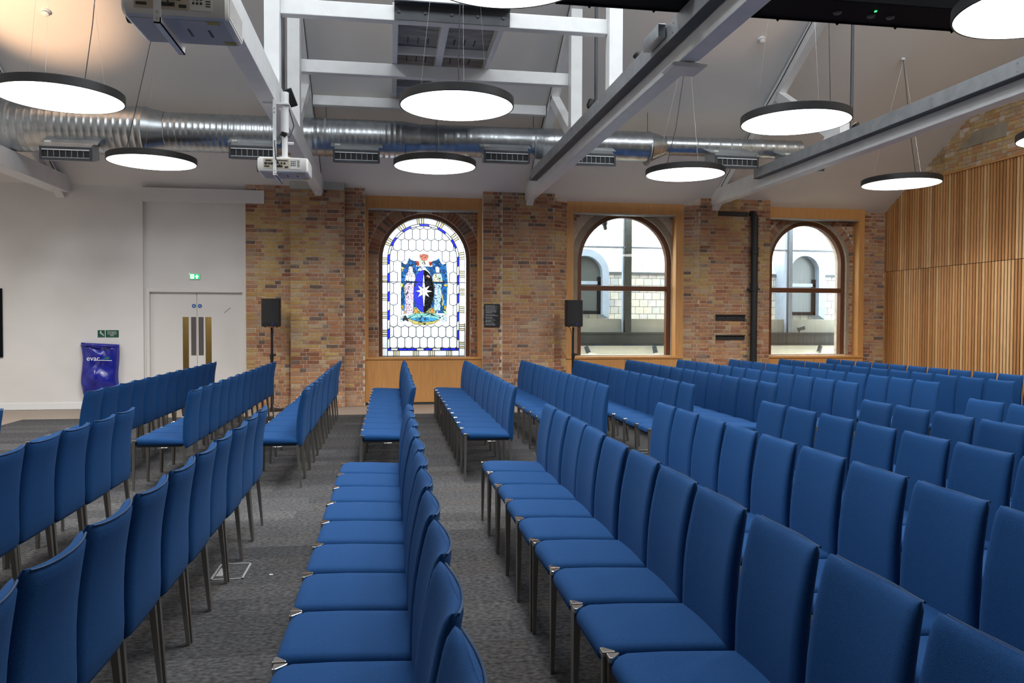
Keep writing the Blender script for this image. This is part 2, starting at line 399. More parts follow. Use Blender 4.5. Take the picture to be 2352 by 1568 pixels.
# ------------------------------------------------------------------ arched windows
YI, YG = 14.58, 14.70
WIN = [(.645, .783, 2.70, .875, -.445, 1.70), (4.54, .868, 2.71, .886, 3.32, 5.655), (8.392, .756, 2.755, .893, 7.36, 9.50)]
def arch(xc, r, zs, z0, n=24):
    return [(xc-r, z0), (xc-r, (z0+zs)/2)]+[(xc-r*math.cos(math.pi*i/n), zs+r*math.sin(math.pi*i/n)) for i in range(n+1)]+[(xc+r, (z0+zs)/2), (xc+r, z0)]
def spandrel(mb, xc, r, zs, z0, xa, xb, zt, y0, y1):    # wall face with an arched opening
    ca, cb = math.atan2(zt-zs, xa-xc), math.atan2(zt-zs, xb-xc)
    ts = sorted([math.pi*i/24 for i in range(25)]+[ca, cb], reverse=True); o = [(xc-r, z0)]; q = [(xa, z0)]
    for t in ts:
        c_, s_ = math.cos(t), math.sin(t); o.append((xc+r*c_, zs+r*s_))
        k = min([(zt-zs)/s_ if s_ > 1e-6 else 1e9, (xb-xc)/c_ if c_ > 1e-6 else 1e9, (xa-xc)/c_ if c_ < -1e-6 else 1e9])
        q.append((xc+k*c_, zs+k*s_))
    o.append((xc+r, z0)); q.append((xb, z0))
    mb.strip(o, q, y0, y1); mb.box(xa, y0, 0, xb, y1, z0)
for wi, (xc, r, zs, z0, xa, xb) in enumerate(WIN):
    fw_ = .085 if wi else .07; R = r+fw_; ztop = 3.72
    sp = MB(); spandrel(sp, xc, R, zs, z0, xa, xb, ztop, YI, 14.98); wl = struct(sp.build('wall_far', 'mortar'))
    RV = R+(.20 if wi != 1 else .30)
    def hole(z, xc=xc, RV=RV, R=R, zs=zs, z0=z0, wi=wi):
        if z < z0: return (xa, xb)
        if z < zs: rr = R+(.005 if wi != 1 else .10); return (xc-rr, xc+rr)
        d = RV*RV-(z-zs)**2
        return None if d <= 0 else (xc-math.sqrt(d), xc+math.sqrt(d))
    brickwork(wl, xa, xb, z0+.0, ztop, face(YI), 0, hole)
    if wi != 1:                      # ring of rubbed bricks around the arch
        nv = 40
        for k in range(nv):
            t0, t1 = math.pi*(k+.06)/nv, math.pi*(k+.94)/nv
            pts = [(xc-q*math.cos(t), zs+q*math.sin(t)) for q, t in ((R+.004,t0),(R+.004,t1),(RV-.006,t1),(RV-.006,t0))]
            if max(p[1] for p in pts) < ztop+.02:
                MB().prism(pts, 'y', YI-.008, YI+.02).build('brick', 'brick_%d' % random.choice((0,2,5,6,7)), wl)
    else:                            # rendered reveal ring
        MB().strip(arch(xc, R+.002, zs, z0), arch(xc, R+.13, zs, z0), YI-.012, YI+.05).build('render_reveal', 'stone_plaster', wl, smooth=30)
    if wi == 2: MB().strip(arch(xc, R+.002, zs, z0), arch(xc, R+.06, zs, z0), YI-.014, YI+.05).build('render_reveal', 'stone_plaster', wl, smooth=30)
    win = struct(MB().strip(arch(xc, r, zs, z0), arch(xc, R, zs, z0), YG-.07, YG+.05).build('window_%d' % (wi+1), 'brown_wood', smooth=30))
    box('window_sill', 'brown_wood', xc-R, YG-.075, z0-.03, xc+R, YG+.05, z0+(.0 if wi else .0), win, bev=.004)
    if wi:
        zt0 = 2.15; box('transom', 'brown_wood', xc-r, YG-.05, zt0, xc+r, YG+.04, zt0+.095, win, bev=.005)
        MB().prism([(xc-r,z0),(xc+r,z0),(xc+r,zt0),(xc-r,zt0)], 'y', YG, YG+.006).build('pane', 'window_glass', win)
        up_ = [(xc-r, zt0+.095)]+[p for p in arch(xc, r, zs, z0) if p[1] > zt0+.1]+[(xc+r, zt0+.095)]
        MB().prism(up_, 'y', YG, YG+.006).build('pane', 'window_glass', win)
    WIN[wi] = WIN[wi]+(win,)
    # oak surround: head, jambs, sill board and panel down to the floor
    tr = struct(MB().box(xa, YW-.02, .83, xb, YI, .872).build('trim_%d' % (wi+1), 'oak', bev=.004))
    hz = 3.60 if wi == 0 else 3.615
    box('head_board', 'oak', xa, YW, hz, xb, YI, cz(YW)-.002, tr); box('blind_slot', 'galv_dull', xa+.05, YW+.005, hz-.022, xb-.05, YI-.03, hz, tr)
    jw = (.055, .07) if wi == 0 else ((.135, .155) if wi == 1 else (.03, .12))
    box('jamb', 'oak', xa, YW, .872, xa+jw[0], YI, hz, tr); box('jamb', 'oak', xb-jw[1], YW, .872, xb, YI, hz, tr)
    npan = 1 if wi == 0 else 2
    for k in range(npan):
        w_ = (xb-xa)/npan; box('base_panel', 'oak', xa+k*w_+.003, YW, .04, xa+(k+1)*w_-.003, YW+.03, .826, tr, bev=.003)
    box('plinth', 'dark_print', xa, YW+.01, 0, xb, YW+.03, .04, tr)
    # wall above the opening up to the roof
    box('lintel', 'mortar', xa, YI, ztop-.05, xb, 14.98, 3.9, wl)

# ------------------------------------------------------------------ white wall with the double door
wl = struct(box('wall_far', 'plaster', XL, 14.31, 0, -4.25, 15.0, cz(14.31)))
wd = struct(MB().box(-4.25, YW, 2.095, -2.51, 15.0, 3.83).box(-2.535, YW, 0, -2.51, 15.0, 2.1).box(-4.25, YW, 0, -4.225, 15.0, 2.1).build('wall_far', 'plaster'))
box('bulkhead', 'plaster', -4.25, YP-.02, 3.60, -2.19, YW, cz(YW), wd)
struct(box('baseboard_far', 'white_gloss', XL, 14.295, 0, -4.25, 14.31, .115, bev=.003))
dr = struct(MB().strip([(-4.165,0),(-4.165,2.035),(-2.60,2.035),(-2.60,0)], [(-4.225,0),(-4.225,2.095),(-2.535,2.095),(-2.535,0)], YW-.012, YW+.12).build('door_1', 'door_white', bev=.006))
YD = YW+.05; xm = -3.385
def leaf(x0, x1, v0, v1, pl0, pl1):
    mb = MB(); zb, zt = .52, 1.60; mb.box(x0, YD, .01, v0, YD+.045, 2.037).box(v1, YD, .01, x1, YD+.045, 2.037).box(v0, YD, .01, v1, YD+.045, zb).box(v0, YD, zt, v1, YD+.045, 2.037)
    d = mb.build('door_leaf', 'door_white', dr)
    box('vision_pane', 'door_glass', v0, YD+.018, zb, v1, YD+.024, zt, d); box('pull_plate', 'pull_plate', pl0, YD-.005, .92, pl1, YD, 1.60, d, bev=.001)
    return d
d1 = leaf(-4.163, xm-.003, -3.63, -3.525, -3.485, -3.40); d2 = leaf(xm+.003, -2.602, -3.245, -3.14, -3.36, -3.275)
for x, d in ((-3.435, d1), (-3.335, d2)):
    st = MB().cyl((x, YD, 1.795), (x, YD-.003, 1.795), .036, n=24).build('fire_door_sticker', 'sign_blue', d)
    for k in (-.012, 0, .012): box('print', 'sign_white', x-.018, YD-.0042, 1.795+k-.002, x+.018, YD-.003, 1.795+k+.002, d)
sm = MB(); sx, sz = -2.93, 1.675
for k in range(5):
    sm.box(sx+k*.024, YD-.002, sz+k*.021, sx+k*.024+.026, YD, sz+k*.021+.006)
    if k < 4: sm.box(sx+k*.024+.021, YD-.002, sz+k*.021, sx+k*.024+.026, YD, sz+k*.021+.027)
sm.build('stair_symbol', 'dark_print', d2)
cw = struct(MB().box(-5.0, 16.2, 0, -1.6, 16.3, 2.6).box(-5.0, 15.0, 2.6, -1.6, 16.3, 2.7).box(-5.1, 15.0, 0, -5.0, 16.3, 2.7).box(-1.6, 15.0, 0, -1.5, 16.3, 2.7).box(-5, 15, -.1, -1.6, 16.3, 0).build('wall_corridor', 'corridor'))
pl = bpy.data.lights.new('corridor_lamp', 'POINT'); pl.energy = 17; pl.color = (1, .93, .8); pl.shadow_soft_size = .2
po = bpy.data.objects.new('corridor_lamp', pl); COL.objects.link(po); po.location = (-3.4, 15.5, 2.4)

# ------------------------------------------------------------------ right wall: timber slats below a brick gable
wr = struct(MB().box(XR+.03, YB-.2, -.1, XR+.3, 15.0, 9.4).build('wall_right', 'mortar'))
box('slat_backing', 'slat_back', XR+.012, 8.0, 0, XR+.03, 14.45, 4.22, wr)
SM = [(MB().box(0, -.5, 0, .016, .5, 1).mesh('slat', 'cedar_%d' % i)) for i in range(6)]
y = 14.43; PIT = .070
while y > 8.1:
    for z0_, z1_ in ((.02, 2.572), (2.582, 4.23)):
        inst('slat', SM[random.choice((0,0,0,1,2,4,4,1,3,5))], wr, (XR-.003+random.uniform(-.0015,.0015), y, z0_), (1, .045, z1_-z0_))
    y -= PIT
box('ledge', 'oak', XR-.02, 8.0, 4.23, XR+.03, 14.45, 4.26, wr)
gb = []
for row in range(20):
    z = 4.275+row*.0705
    yy = 14.42-(z-3.80)/.60-.05; k = row
    while yy > 8.2:
        ln = (.215 if k % 2 == 0 else .102); k += 1
        if random.random() < .93: gb.append((yy-ln, yy, z))
        yy -= ln+.01
gb.sort(key=lambda t: -t[1]); rest = MB()
gvis = [t for t in gb if in_view((XR, t[0], t[2]), 40)]
for i, t in enumerate(gvis[:300]): inst('brick', BM[random.choice((4,8,8,8,4,3,8,1))], wr, (XR+.021, (t[0]+t[1])/2, t[2]+.03), (t[1]-t[0]-.002, .012, .06), (0, 0, -math.pi/2))
for t in gvis[300:]+[t for t in gb if t not in gvis]:
    rest.cur = random.choice((4,8,3,1)); rest.box(XR+.02, t[0]+.001, t[2], XR+.045, t[1]-.001, t[2]+.06)
stuff(rest.build('bricks', ['brick_%d' % i for i in range(len(BR))], wr))
MB().prism([(12.45, 4.62), (11.35, 4.62), (11.35, 4.86), (12.05, 4.86)], 'x', XR+.012, XR+.05).build('plaster_patch', 'stone_plaster', wr)

# ------------------------------------------------------------------ leaded stained glass in window 1
def sg(px, py): return (.6+(px-969.3)/122.0, 2+(681.5-py)/121.2)
YS = YG-.012
w1 = WIN[0][6]
def clip(poly, fn):                                  # keep the part of poly where fn >= 0
    out = []
    for i in range(len(poly)):
        p, q = poly[i], poly[(i+1) % len(poly)]; a, b = fn(p), fn(q)
        if a >= 0: out.append(p)
        if (a >= 0) != (b >= 0): t = a/(a-b); out.append((p[0]+(q[0]-p[0])*t, p[1]+(q[1]-p[1])*t))
    return out
CX, SPR = 972.8, 597.0
LEAD = MB()
def lead_edge(p, q, w=.6):
    (x0, z0), (x1, z1) = sg(*p), sg(*q); d = math.hypot(x1-x0, z1-z0)
    if d < 1e-4: return
    nx, nz = -(z1-z0)/d*w/122, (x1-x0)/d*w/122; y0 = YS-.003; y1 = YS+.008
    LEAD.add([(x0+nx,y0,z0+nz),(x1+nx,y0,z1+nz),(x1-nx,y0,z1-nz),(x0-nx,y0,z0-nz),(x0+nx,y1,z0+nz),(x1+nx,y1,z1+nz),(x1-nx,y1,z1-nz),(x0-nx,y1,z0-nz)],
             [(0,1,2,3),(7,6,5,4),(0,4,5,1),(2,6,7,3)])
def glass_piece(poly, m, name, lw=.55):
    if len(poly) < 3: return
    a = abs(sum(poly[i][0]*poly[(i+1)%len(poly)][1]-poly[(i+1)%len(poly)][0]*poly[i][1] for i in range(len(poly))))/2
    if a < 4: return
    MB().add([(sg(*p)[0], YS, sg(*p)[1]) for p in poly], [tuple(range(len(poly)))]).build(name, m, w1)
    for i in range(len(poly)): lead_edge(poly[i], poly[(i+1) % len(poly)], lw)
PW, PH, DIP, CUSP, XV = 17.12, 24.75, 4.1, 795.8, 912.8
def row_y(n, x):                                     # lower edge of row n (0 = lowest), parabolic scallops
    off = XV+(n % 2)*PW/2; t = ((x-off)/PW) % 1.0-.5
    return CUSP-n*PH+DIP*(1-4*t*t)
def pane_id(x, y):
    n = int((CUSP+DIP-y)//PH)
    for k in (n+1, n, n-1):
        if y <= row_y(k, x): return (k, math.floor((x-(XV+(k % 2)*PW/2))/PW))
    return (n-1, math.floor((x-(XV+((n-1) % 2)*PW/2))/PW))
# ---- the crest as a mosaic of small leaded pieces
za = lambda *l: [(915+x/15.683, 565+y/15.683) for x, y in l]
zb = lambda *l: [(915+x/15.683, 655+y/15.683) for x, y in l]
def ell(cx, cy, rx, ry, n=28): return [(cx+rx*math.cos(2*math.pi*i/n), cy+ry*math.sin(2*math.pi*i/n)) for i in range(n)]
def star():
    tips = [(605,205), (690,5), (905,-440), (1125,10), (1225,210), (1115,420), (905,850), (700,420)]; o = []
    for i, (x, y) in enumerate(tips):
        o.append((x, y)); x2, y2 = tips[(i+1) % 8]; a = math.atan2(y-210, x-905); b = math.atan2(y2-210, x2-905)
        if b < a: b += 2*math.pi
        o.append((905+128*math.cos((a+b)/2), 210+138*math.sin((a+b)/2)))
    return zb(*o)
shield = [(915+(905+x*365)/15.683, 565+(1620+y*760)/15.683) for x, y in [(math.cos(2*math.pi*i/32), math.sin(2*math.pi*i/32)) for i in range(32)]]
shx = 915+905/15.683
REG = [  # later entries lie on top: (outline, colour, colour spread, piece size in px)
 (za((110,600),(140,600),(190,650),(250,675),(320,620),(360,500),(385,430),(430,490),(520,540),(640,550),(640,740),(1220,740),(1220,540),(1330,520),(1410,470),(1450,430),(1480,520),(1540,620),(1600,665),(1680,630),(1715,600),(1770,1290))+zb((1735,700),(1700,1000),(140,1000),(90,700))+za((100,1290)), (.012,.085,.26), .75, 4.6),
 (za((640,540),(730,560),(750,680),(690,740),(630,650)), (.42,.05,.015), .3, 4), (za((1100,560),(1210,560),(1230,660),(1150,720),(1100,650)), (.42,.04,.01), .3, 4),
 (za((770,300),(920,290),(1080,320),(1060,480),(920,540),(790,470)), (.55,.16,.10), .35, 4),
 (za((720,420),(770,400),(820,500),(920,560),(1030,500),(1080,390),(1130,450),(1090,600),(930,670),(800,620)), (.80,.82,.50), .1, 5),
 (za((735,690),(920,665),(1105,690),(1100,730),(740,730)), (.85,.88,.88), .05, 20),
 (za((680,880),(760,760),(840,735),(960,745),(1010,830),(1110,930),(1150,1040),(1060,1060),(960,1060),(840,1150),(790,960)), (.70,.80,.84), .12, 5),
 (za((720,1130),(780,1070),(840,1190),(760,1210)), (.25,.55,.72), .2, 5),
 (za((270,1010),(340,980),(560,980),(600,1060),(620,1250),(560,1270),(220,1270),(260,1130)), (.80,.78,.84), .1, 5.2),
 (za((350,930),(370,760),(430,730),(510,760),(520,960),(430,990)), (.62,.56,.50), .12, 6), (za((330,940),(540,940),(540,985),(330,985)), (.85,.85,.85), .05, 9),
 (za((1320,760),(1400,720),(1470,770),(1480,950),(1350,950)), (.74,.68,.62), .1, 8),
 (za((1220,1060),(1300,990),(1500,970),(1580,1080),(1590,1280),(1230,1280)), (.62,.62,.42), .3, 5),
 (za((1440,1000),(1540,980),(1590,1200),(1450,1200)), (.35,.68,.66), .15, 5),
 (zb((230,0),(330,-90),(560,-80),(540,250),(535,900),(510,1000),(210,1000),(260,400)), (.72,.50,.66), .3, 4.6),
 (zb((370,60),(415,60),(420,480),(370,500)), (.50,.66,.80), .15, 6),
 (zb((1270,-60),(1560,-60),(1540,400),(1500,900),(1270,900),(1300,300)), (.40,.60,.80), .3, 4.6),
 (zb((1540,200),(1600,380),(1640,600),(1600,760),(1560,700),(1590,560),(1530,380)), (.48,.40,.13), .15, 6),
 (zb((190,0),(215,0),(310,1000),(290,1010)), (.55,.55,.40), .05, 12),
 (za((80,800),(120,750),(220,800),(215,830),(160,830),(160,930),(135,930),(130,830)), (.75,.65,.15), .1, 9),
 (zb((90,690),(180,720),(190,880),(140,870)), (.40,.28,.02), .15, 6), (zb((1630,760),(1720,690),(1720,880),(1640,860)), (.42,.30,.02), .15, 6),
 (za((90,1340),(150,1340),(170,1440),(120,1500),(75,1420)), (.55,.52,.10), .15, 7), (za((1620,1380),(1760,1350),(1740,1440),(1640,1430)), (.50,.38,.05), .1, 7),
 (zb((200,930),(270,900),(270,1030),(190,1030)), (.45,.30,.22), .1, 9), (zb((1370,920),(1430,920),(1430,1000),(1370,1000)), (.52,.40,.34), .1, 9),
 (zb((540,780),(700,800),(900,960),(1130,800),(1280,780),(1330,1010),(540,1010)), (.30,.32,.12), .35, 4),
 (zb(*[(630+60*math.cos(t/3), 920+75*math.sin(t/3)) for t in range(19)]), (.60,.22,.05), .2, 9), (zb(*[(1210+60*math.cos(t/3), 920+75*math.sin(t/3)) for t in range(19)]), (.60,.22,.05), .2, 9),
 (clip(shield, lambda p: shx-p[0]), (.030,.035,.75), .2, 6), (clip(shield, lambda p: p[0]-shx), (.004,.004,.005), .2, 6),
 (za((980,1070),(1060,1040),(1135,1080),(1120,1150)), (.80,.32,.26), .05, 12),
 (star(), (.90,.92,.92), .03, 6.5), (zb((858,90),(905,-470),(955,90),(958,330),(915,850),(865,330)), (.90,.92,.92), .03, 8),
 (zb((340,1090),(500,1030),(900,1000),(1330,1020),(1480,1090),(1480,1230),(1300,1170),(900,1140),(520,1180),(340,1220)), (.20,.46,.42), .12, 9),
 (zb((430,1200),(700,1150),(900,1140),(1280,1165),(1420,1210),(1250,1280),(900,1310),(600,1280)), (.04,.24,.50), .4, 5),
 (zb((350,1240),(420,1210),(620,1280),(900,1320),(1250,1290),(1430,1210),(1470,1260),(1250,1390),(900,1425),(560,1400)), (.46,.40,.13), .15, 7),
 (zb((80,1110),(180,1050),(260,1080),(330,1200),(370,1310),(250,1250),(180,1290),(110,1330),(60,1270)), (.52,.64,.70), .18, 6),
 (zb((1480,1130),(1600,1060),(1690,1070),(1740,1180),(1730,1300),(1650,1330),(1560,1240),(1480,1300)), (.52,.64,.72), .18, 6),
 (zb((1600,890),(1730,930),(1730,1050),(1680,1040)), (.34,.58,.22), .2, 5), (zb((110,920),(190,900),(190,1010),(110,1040)), (.55,.62,.45), .15, 6)]
STEP = .6
gx = np.arange(895.9, 1049.4, STEP); gy = np.arange(546.0, 776.0, STEP)
GX, GY = np.meshgrid(gx, gy)
def inside(poly):
    c = np.zeros(GX.shape, bool); n = len(poly); j = n-1
    for i in range(n):
        xi, yi = poly[i]; xj, yj = poly[j]
        if yi != yj: c ^= ((yi > GY) != (yj > GY)) & (GX < (xj-xi)*(GY-yi)/(yj-yi)+xi)
        j = i
    return c
top = np.full(GX.shape, -1)
for i, rg in enumerate(REG): top[inside(rg[0])] = i
rs = np.random.RandomState(5); piece = np.zeros(GX.shape, int); colr = np.zeros(GX.shape+(3,)); isl = np.zeros(GX.shape, bool); nid = 1
for i, (poly, c_, sp_, sz) in enumerate(REG):
    mk = top == i
    if not mk.any(): continue
    P_ = np.stack([GX[mk], GY[mk]], 1); k = max(1, int(mk.sum()*STEP*STEP/(sz*sz))); sd = P_[rs.choice(len(P_), k, replace=False)]
    d = ((P_[:,None]-sd[None])**2).sum(2); o_ = np.sort(d, 1); idx = d.argmin(1); piece[mk] = nid+idx
    if k > 1: isl[mk] = np.sqrt(o_[:,1])-np.sqrt(o_[:,0]) < .55
    v = np.exp(rs.uniform(-sp_, sp_, (k,1)))*np.array(c_)*np.exp(rs.uniform(-sp_*.25, sp_*.25, (k,3)))
    colr[mk] = (np.minimum(v, .93)*.48)[idx]; nid += k
drop = set(); pid = {}
for a in range(GX.shape[0]):
    for b_ in range(GX.shape[1]):
        pid[a, b_] = pane_id(GX[a,b_], GY[a,b_])
        if top[a,b_] >= 0: drop.add(pid[a,b_])
keep = top >= 0
for (a, b_), q in pid.items():
    if not keep[a,b_] and q in drop: keep[a,b_] = True; piece[a,b_] = -(q[0]*50+q[1]+10000); colr[a,b_] = (.42,.445,.455)
ed = np.zeros(GX.shape, bool)
ed[:, 1:] |= (piece[:, 1:] != piece[:, :-1]) & keep[:, 1:] & keep[:, :-1] & (top[:, 1:] != top[:, :-1]); ed[1:] |= (piece[1:] != piece[:-1]) & keep[1:] & keep[:-1] & (top[1:] != top[:-1])
pe = (piece < 0); ed[:, 1:] |= pe[:, 1:] & pe[:, :-1] & (piece[:, 1:] != piece[:, :-1]); ed[1:] |= pe[1:] & pe[:-1] & (piece[1:] != piece[:-1])
isl |= ed; colr[isl & keep] = (.012, .014, .016)
vid = {}; V = []; Fc = []; FC = []
def vv(a, b_):
    if (a, b_) not in vid:
        x, z = sg(895.9+(b_-.5)*STEP, 546.0+(a-.5)*STEP); vid[a, b_] = len(V); V.append((x, YS, z))
    return vid[a, b_]
for a, b_ in zip(*np.nonzero(keep)):
    Fc.append((vv(a,b_), vv(a,b_+1), vv(a+1,b_+1), vv(a+1,b_))); FC.append(colr[a,b_])
me = bpy.data.meshes.new('crest_mosaic'); o0 = ORG[w1]; me.from_pydata([Vector(v)-o0 for v in V], [], Fc); me.materials.append(MATS['sg_crest'])
ca = me.color_attributes.new('Col', 'FLOAT_COLOR', 'CORNER'); arr = np.ones((len(Fc), 4, 4)); arr[:, :, :3] = np.array(FC)[:, None, :]; ca.data.foreach_set('color', arr.ravel())
cm = bpy.data.objects.new('crest_mosaic', me); COL.objects.link(cm); cm.parent = w1; ORG[cm] = o0; stuff(cm)
cm['label'] = 'coloured coat of arms with eight pointed star shield and two figures'
# lettering on the ribbon, set along its curve
for k, ch in enumerate('AIPEA\u0020VADOIE'):
    if ch == ' ': continue
    t = (k-5.5)/5.5; x, z = sg(915+(905+t*480)/15.683, 655+(1078+t*t*55)/15.683)
    text('ribbon_letter', ch, 'lead', .036, (x, YS-.004, z), cm)
# plain scallop panes, clipped by the arch-headed field
def field(poly, R):
    poly = clip(poly, lambda p: p[0]-(CX-R)); poly = clip(poly, lambda p: (CX+R)-p[0]); poly = clip(poly, lambda p: 799.0-p[1])
    for k in range(1, 24):
        t = math.pi*k/24; ux, uy = -math.cos(t), -math.sin(t)
        if poly: poly = clip(poly, lambda p: R-((p[0]-CX)*ux+(p[1]-SPR)*uy))
    return poly
for n in range(-1, 13):
    for k in range(-3, 12):
        if (n, k) in drop: continue
        xl = XV+(n % 2)*PW/2+k*PW; nn = 5
        bot = [(xl+PW*i/8, row_y(n, xl+PW*i/8+1e-6)) for i in range(9)]; bot[0] = (xl, CUSP-n*PH); bot[-1] = (xl+PW, CUSP-n*PH)
        tp = [(xl+PW*(8-i)/8, row_y(n+1, xl+PW*(8-i)/8)) for i in range(9)]
        glass_piece(field(bot+tp, 77.0), 'sg_white', 'pane')
def path(R):                                         # outline of the window at half width R, from lower left round to lower right
    pts = [(CX-R, 799.0+(R-77)), (CX-R, SPR)]+[(CX-R*math.cos(math.pi*i/40), SPR-R*math.sin(math.pi*i/40)) for i in range(1, 40)]+[(CX+R, SPR), (CX+R, 799.0+(R-77))]
    return pts
def along(R, s):                                     # point at arc position s (measured on the mid line) at half width R
    Ls = 799.0-SPR; La = math.pi*80
    if s < Ls: return (CX-R, 799.0-s)
    if s < Ls+La: t = (s-Ls)/80; return (CX-R*math.cos(t), SPR-R*math.sin(t))
    return (CX+R, SPR+(s-Ls-La))
def band(s0, s1, Ra, Rb, m, name, sl=0):
    n = max(1, int((s1-s0)/7)); a = [along(Ra, s0+sl+(s1-s0)*i/n) for i in range(n+1)]; b_ = [along(Rb, s0+(s1-s0)*(n-i)/n) for i in range(n+1)]
    glass_piece(a+b_, m, name)
TOT = 2*(799.0-SPR)+math.pi*80; nseg = 31; q = TOT/nseg
for i in range(nseg): band(i*q, (i+1)*q, 77.0, 82.0, 'sg_blue' if i % 2 else 'sg_pale', 'border_pane', 3 if 0 < i < nseg-1 else 0)
nout = 16; q = TOT/nout
for i in range(nout):
    s = i*q
    for a, b_, m_ in ((0, q-13.5, 'sg_white'), (q-13.5, q-9.2, 'sg_yellow'), (q-9.2, q-4.3, 'sg_white'), (q-4.3, q, 'sg_yellow')):
        band(s+a, s+b_, 82.0, 95.2, m_, 'margin_pane')
xs = [890.8, 898, 914, 935, 956, 973.5, 992, 1012, 1033, 1048, 1054.8]
for i in range(10): glass_piece([(xs[i], 799.0), (xs[i+1]+(2 if 0 < i < 9 else 0), 799.0), (xs[i+1], 804.2), (xs[i], 804.2)], ('sg_blue','sg_pale','sg_blue','sg_blue','sg_pale')[i % 5] if i not in (0, 9) else 'sg_blue', 'border_pane')
xs = [877.6, 890.8, 904, 908, 912, 917, 949, 953, 957, 961.5, 985, 989, 993, 998, 1026, 1030, 1034, 1038, 1054.8, 1068.2]
for i in range(len(xs)-1): glass_piece([(xs[i], 804.2 if 0 < i < 18 else 799.0), (xs[i+1], 804.2 if 0 < i < 18 else 799.0), (xs[i+1], 817), (xs[i], 817)], 'sg_yellow' if i in (2,4,6,8,10,12,14,16) else 'sg_white', 'margin_pane')
LEAD.build('lead_came', 'lead', w1)
x0, z0 = sg(876, 648); x1, _ = sg(1070, 648); box('saddle_bar', 'lead', x0, YS-.015, z0-.006, x1, YS-.004, z0+.006, w1)

# ------------------------------------------------------------------ roof trusses
def truss(xc, label, w=.17, zb=3.80, posts=(8.72, 10.62), rod=9.52, br=(10.72, 12.02)):
    t = thing('roof_truss', label, 'roof truss', (xc, 14.3, zb)); x0, x1 = xc-w/2, xc+w/2; h = .28
    MB().box(x0, YB, zb, x1, 14.4, zb+h).build('tie_beam', 'white_paint', t, bev=.008)
    pr = .13                                            # principal rafter just under the ceiling, both slopes
    MB().prism([(14.45, cz(14.45)-.02), (5.6, cz(5.6)-.02), (5.6, cz(5.6)-.27), (14.30, cz(14.30)-.24)], 'x', xc-pr/2, xc+pr/2).build('rafter', 'white_paint', t)
    MB().prism([(5.6, cz(5.6)-.02), (YB, cz(YB)-.02), (YB, cz(YB)-.24), (5.6, cz(5.6)-.27)], 'x', xc-pr/2, xc+pr/2).build('rafter', 'white_paint', t)
    for y in posts:
        MB().box(xc-.08, y-.08, zb+h, xc+.08, y+.08, cz(y)-.2).build('post', 'white_paint', t, bev=.006)
    MB().bar((xc, br[0], zb+h+.08), (xc, br[1], cz(br[1])-.20), .13, .15, (1,0,0)).build('brace', 'white_paint', t, bev=.005)
    MB().prism([(br[0]-.22, zb+h), (br[0]+.26, zb+h), (br[0]+.08, zb+h+.22), (br[0]-.22, zb+h+.22)], 'x', xc-.085, xc+.085).build('post_foot', 'white_paint', t)
    MB().cyl((xc, rod, zb+h), (xc, rod, cz(rod)-.2), .021, n=10).build('tie_rod', 'dark_steel', t, smooth=40)
    MB().cyl((xc, rod, zb+h), (xc, rod, zb+h+.03), .04, n=10).build('rod_nut', 'white_paint', t)
    e_ = 1 if xc < 0 else -1
    MB().tube([(xc+e_*.075, y, cz(y)-.10-.03*math.sin(y*2.3)) for y in (14.25, 13.6, 13.0, 12.4, 11.6, 10.8, 10.0, 9.2)], .006, 6).build('cable', 'wire', t, smooth=60)
    # iron pin under the beam end
    MB().cyl((xc, 13.95, zb-.03), (xc, 13.95, zb), .012, .05, n=10).build('bolt_head', 'white_paint', t, smooth=40)
    return t
t0 = truss(-5.56, 'white roof truss furthest left, at the edge of the picture', w=.3, zb=3.72, posts=(), br=(10.3, 11.9))
t1 = truss(-1.25, 'white roof truss carrying the two projectors')
t2 = truss(2.565, 'white roof truss in the middle with metal trunking and access point')
t3 = truss(6.22, 'white roof truss nearest the timber slat wall', posts=(), rod=9.75, br=(10.1, 11.75))
for i, (y, lab) in enumerate(((8.78, 'white tie beam nearest the camera, dark steel angle bolted on'), (10.75, 'white tie beam between the posts, middle of three'), (12.33, 'white tie beam just above the silver duct'))):
    tag(MB().box(-1.25+.08, y-.06, 4.86, 2.565-.08, y+.06, 5.03 if y < 12 else 5.01).build('tie_beam', 'white_paint', bev=.008), lab, 'beam', 'tie beams between the trusses')
# cable trunking along two trusses
for xe, xc, y1, lab in ((2.48, 2.42, 13.0, 'galvanised cable trunking fixed along the middle roof truss'), (6.135, 6.075, 12.2, 'galvanised cable trunking fixed along the right hand roof truss')):
    t = thing('cable_trunking', lab, 'cable trunking', (xc, y1, 3.93))
    MB().box(xc-.055, YB, 3.945, xc+.05, y1, 4.105).build('body', 'galv_dull', t, bev=.002); box('lid_edge', 'dark_steel', xc-.06, YB, 3.938, xc+.05, y1, 3.946, t)
    for k in range(9):
        y = y1-.7-k*1.2
        for z in (3.985, 4.065): MB().cyl((xc-.055, y, z), (xc-.059, y, z), .009, n=8).build('screw', 'steel_wire', t)
# galvanised box on the trunking
tag(box('conduit_box', 'galv', 2.29, 6.45, 4.0, 2.357, 6.85, 4.115, bev=.004), 'small galvanised box on trunking under the black gantry', 'conduit box')

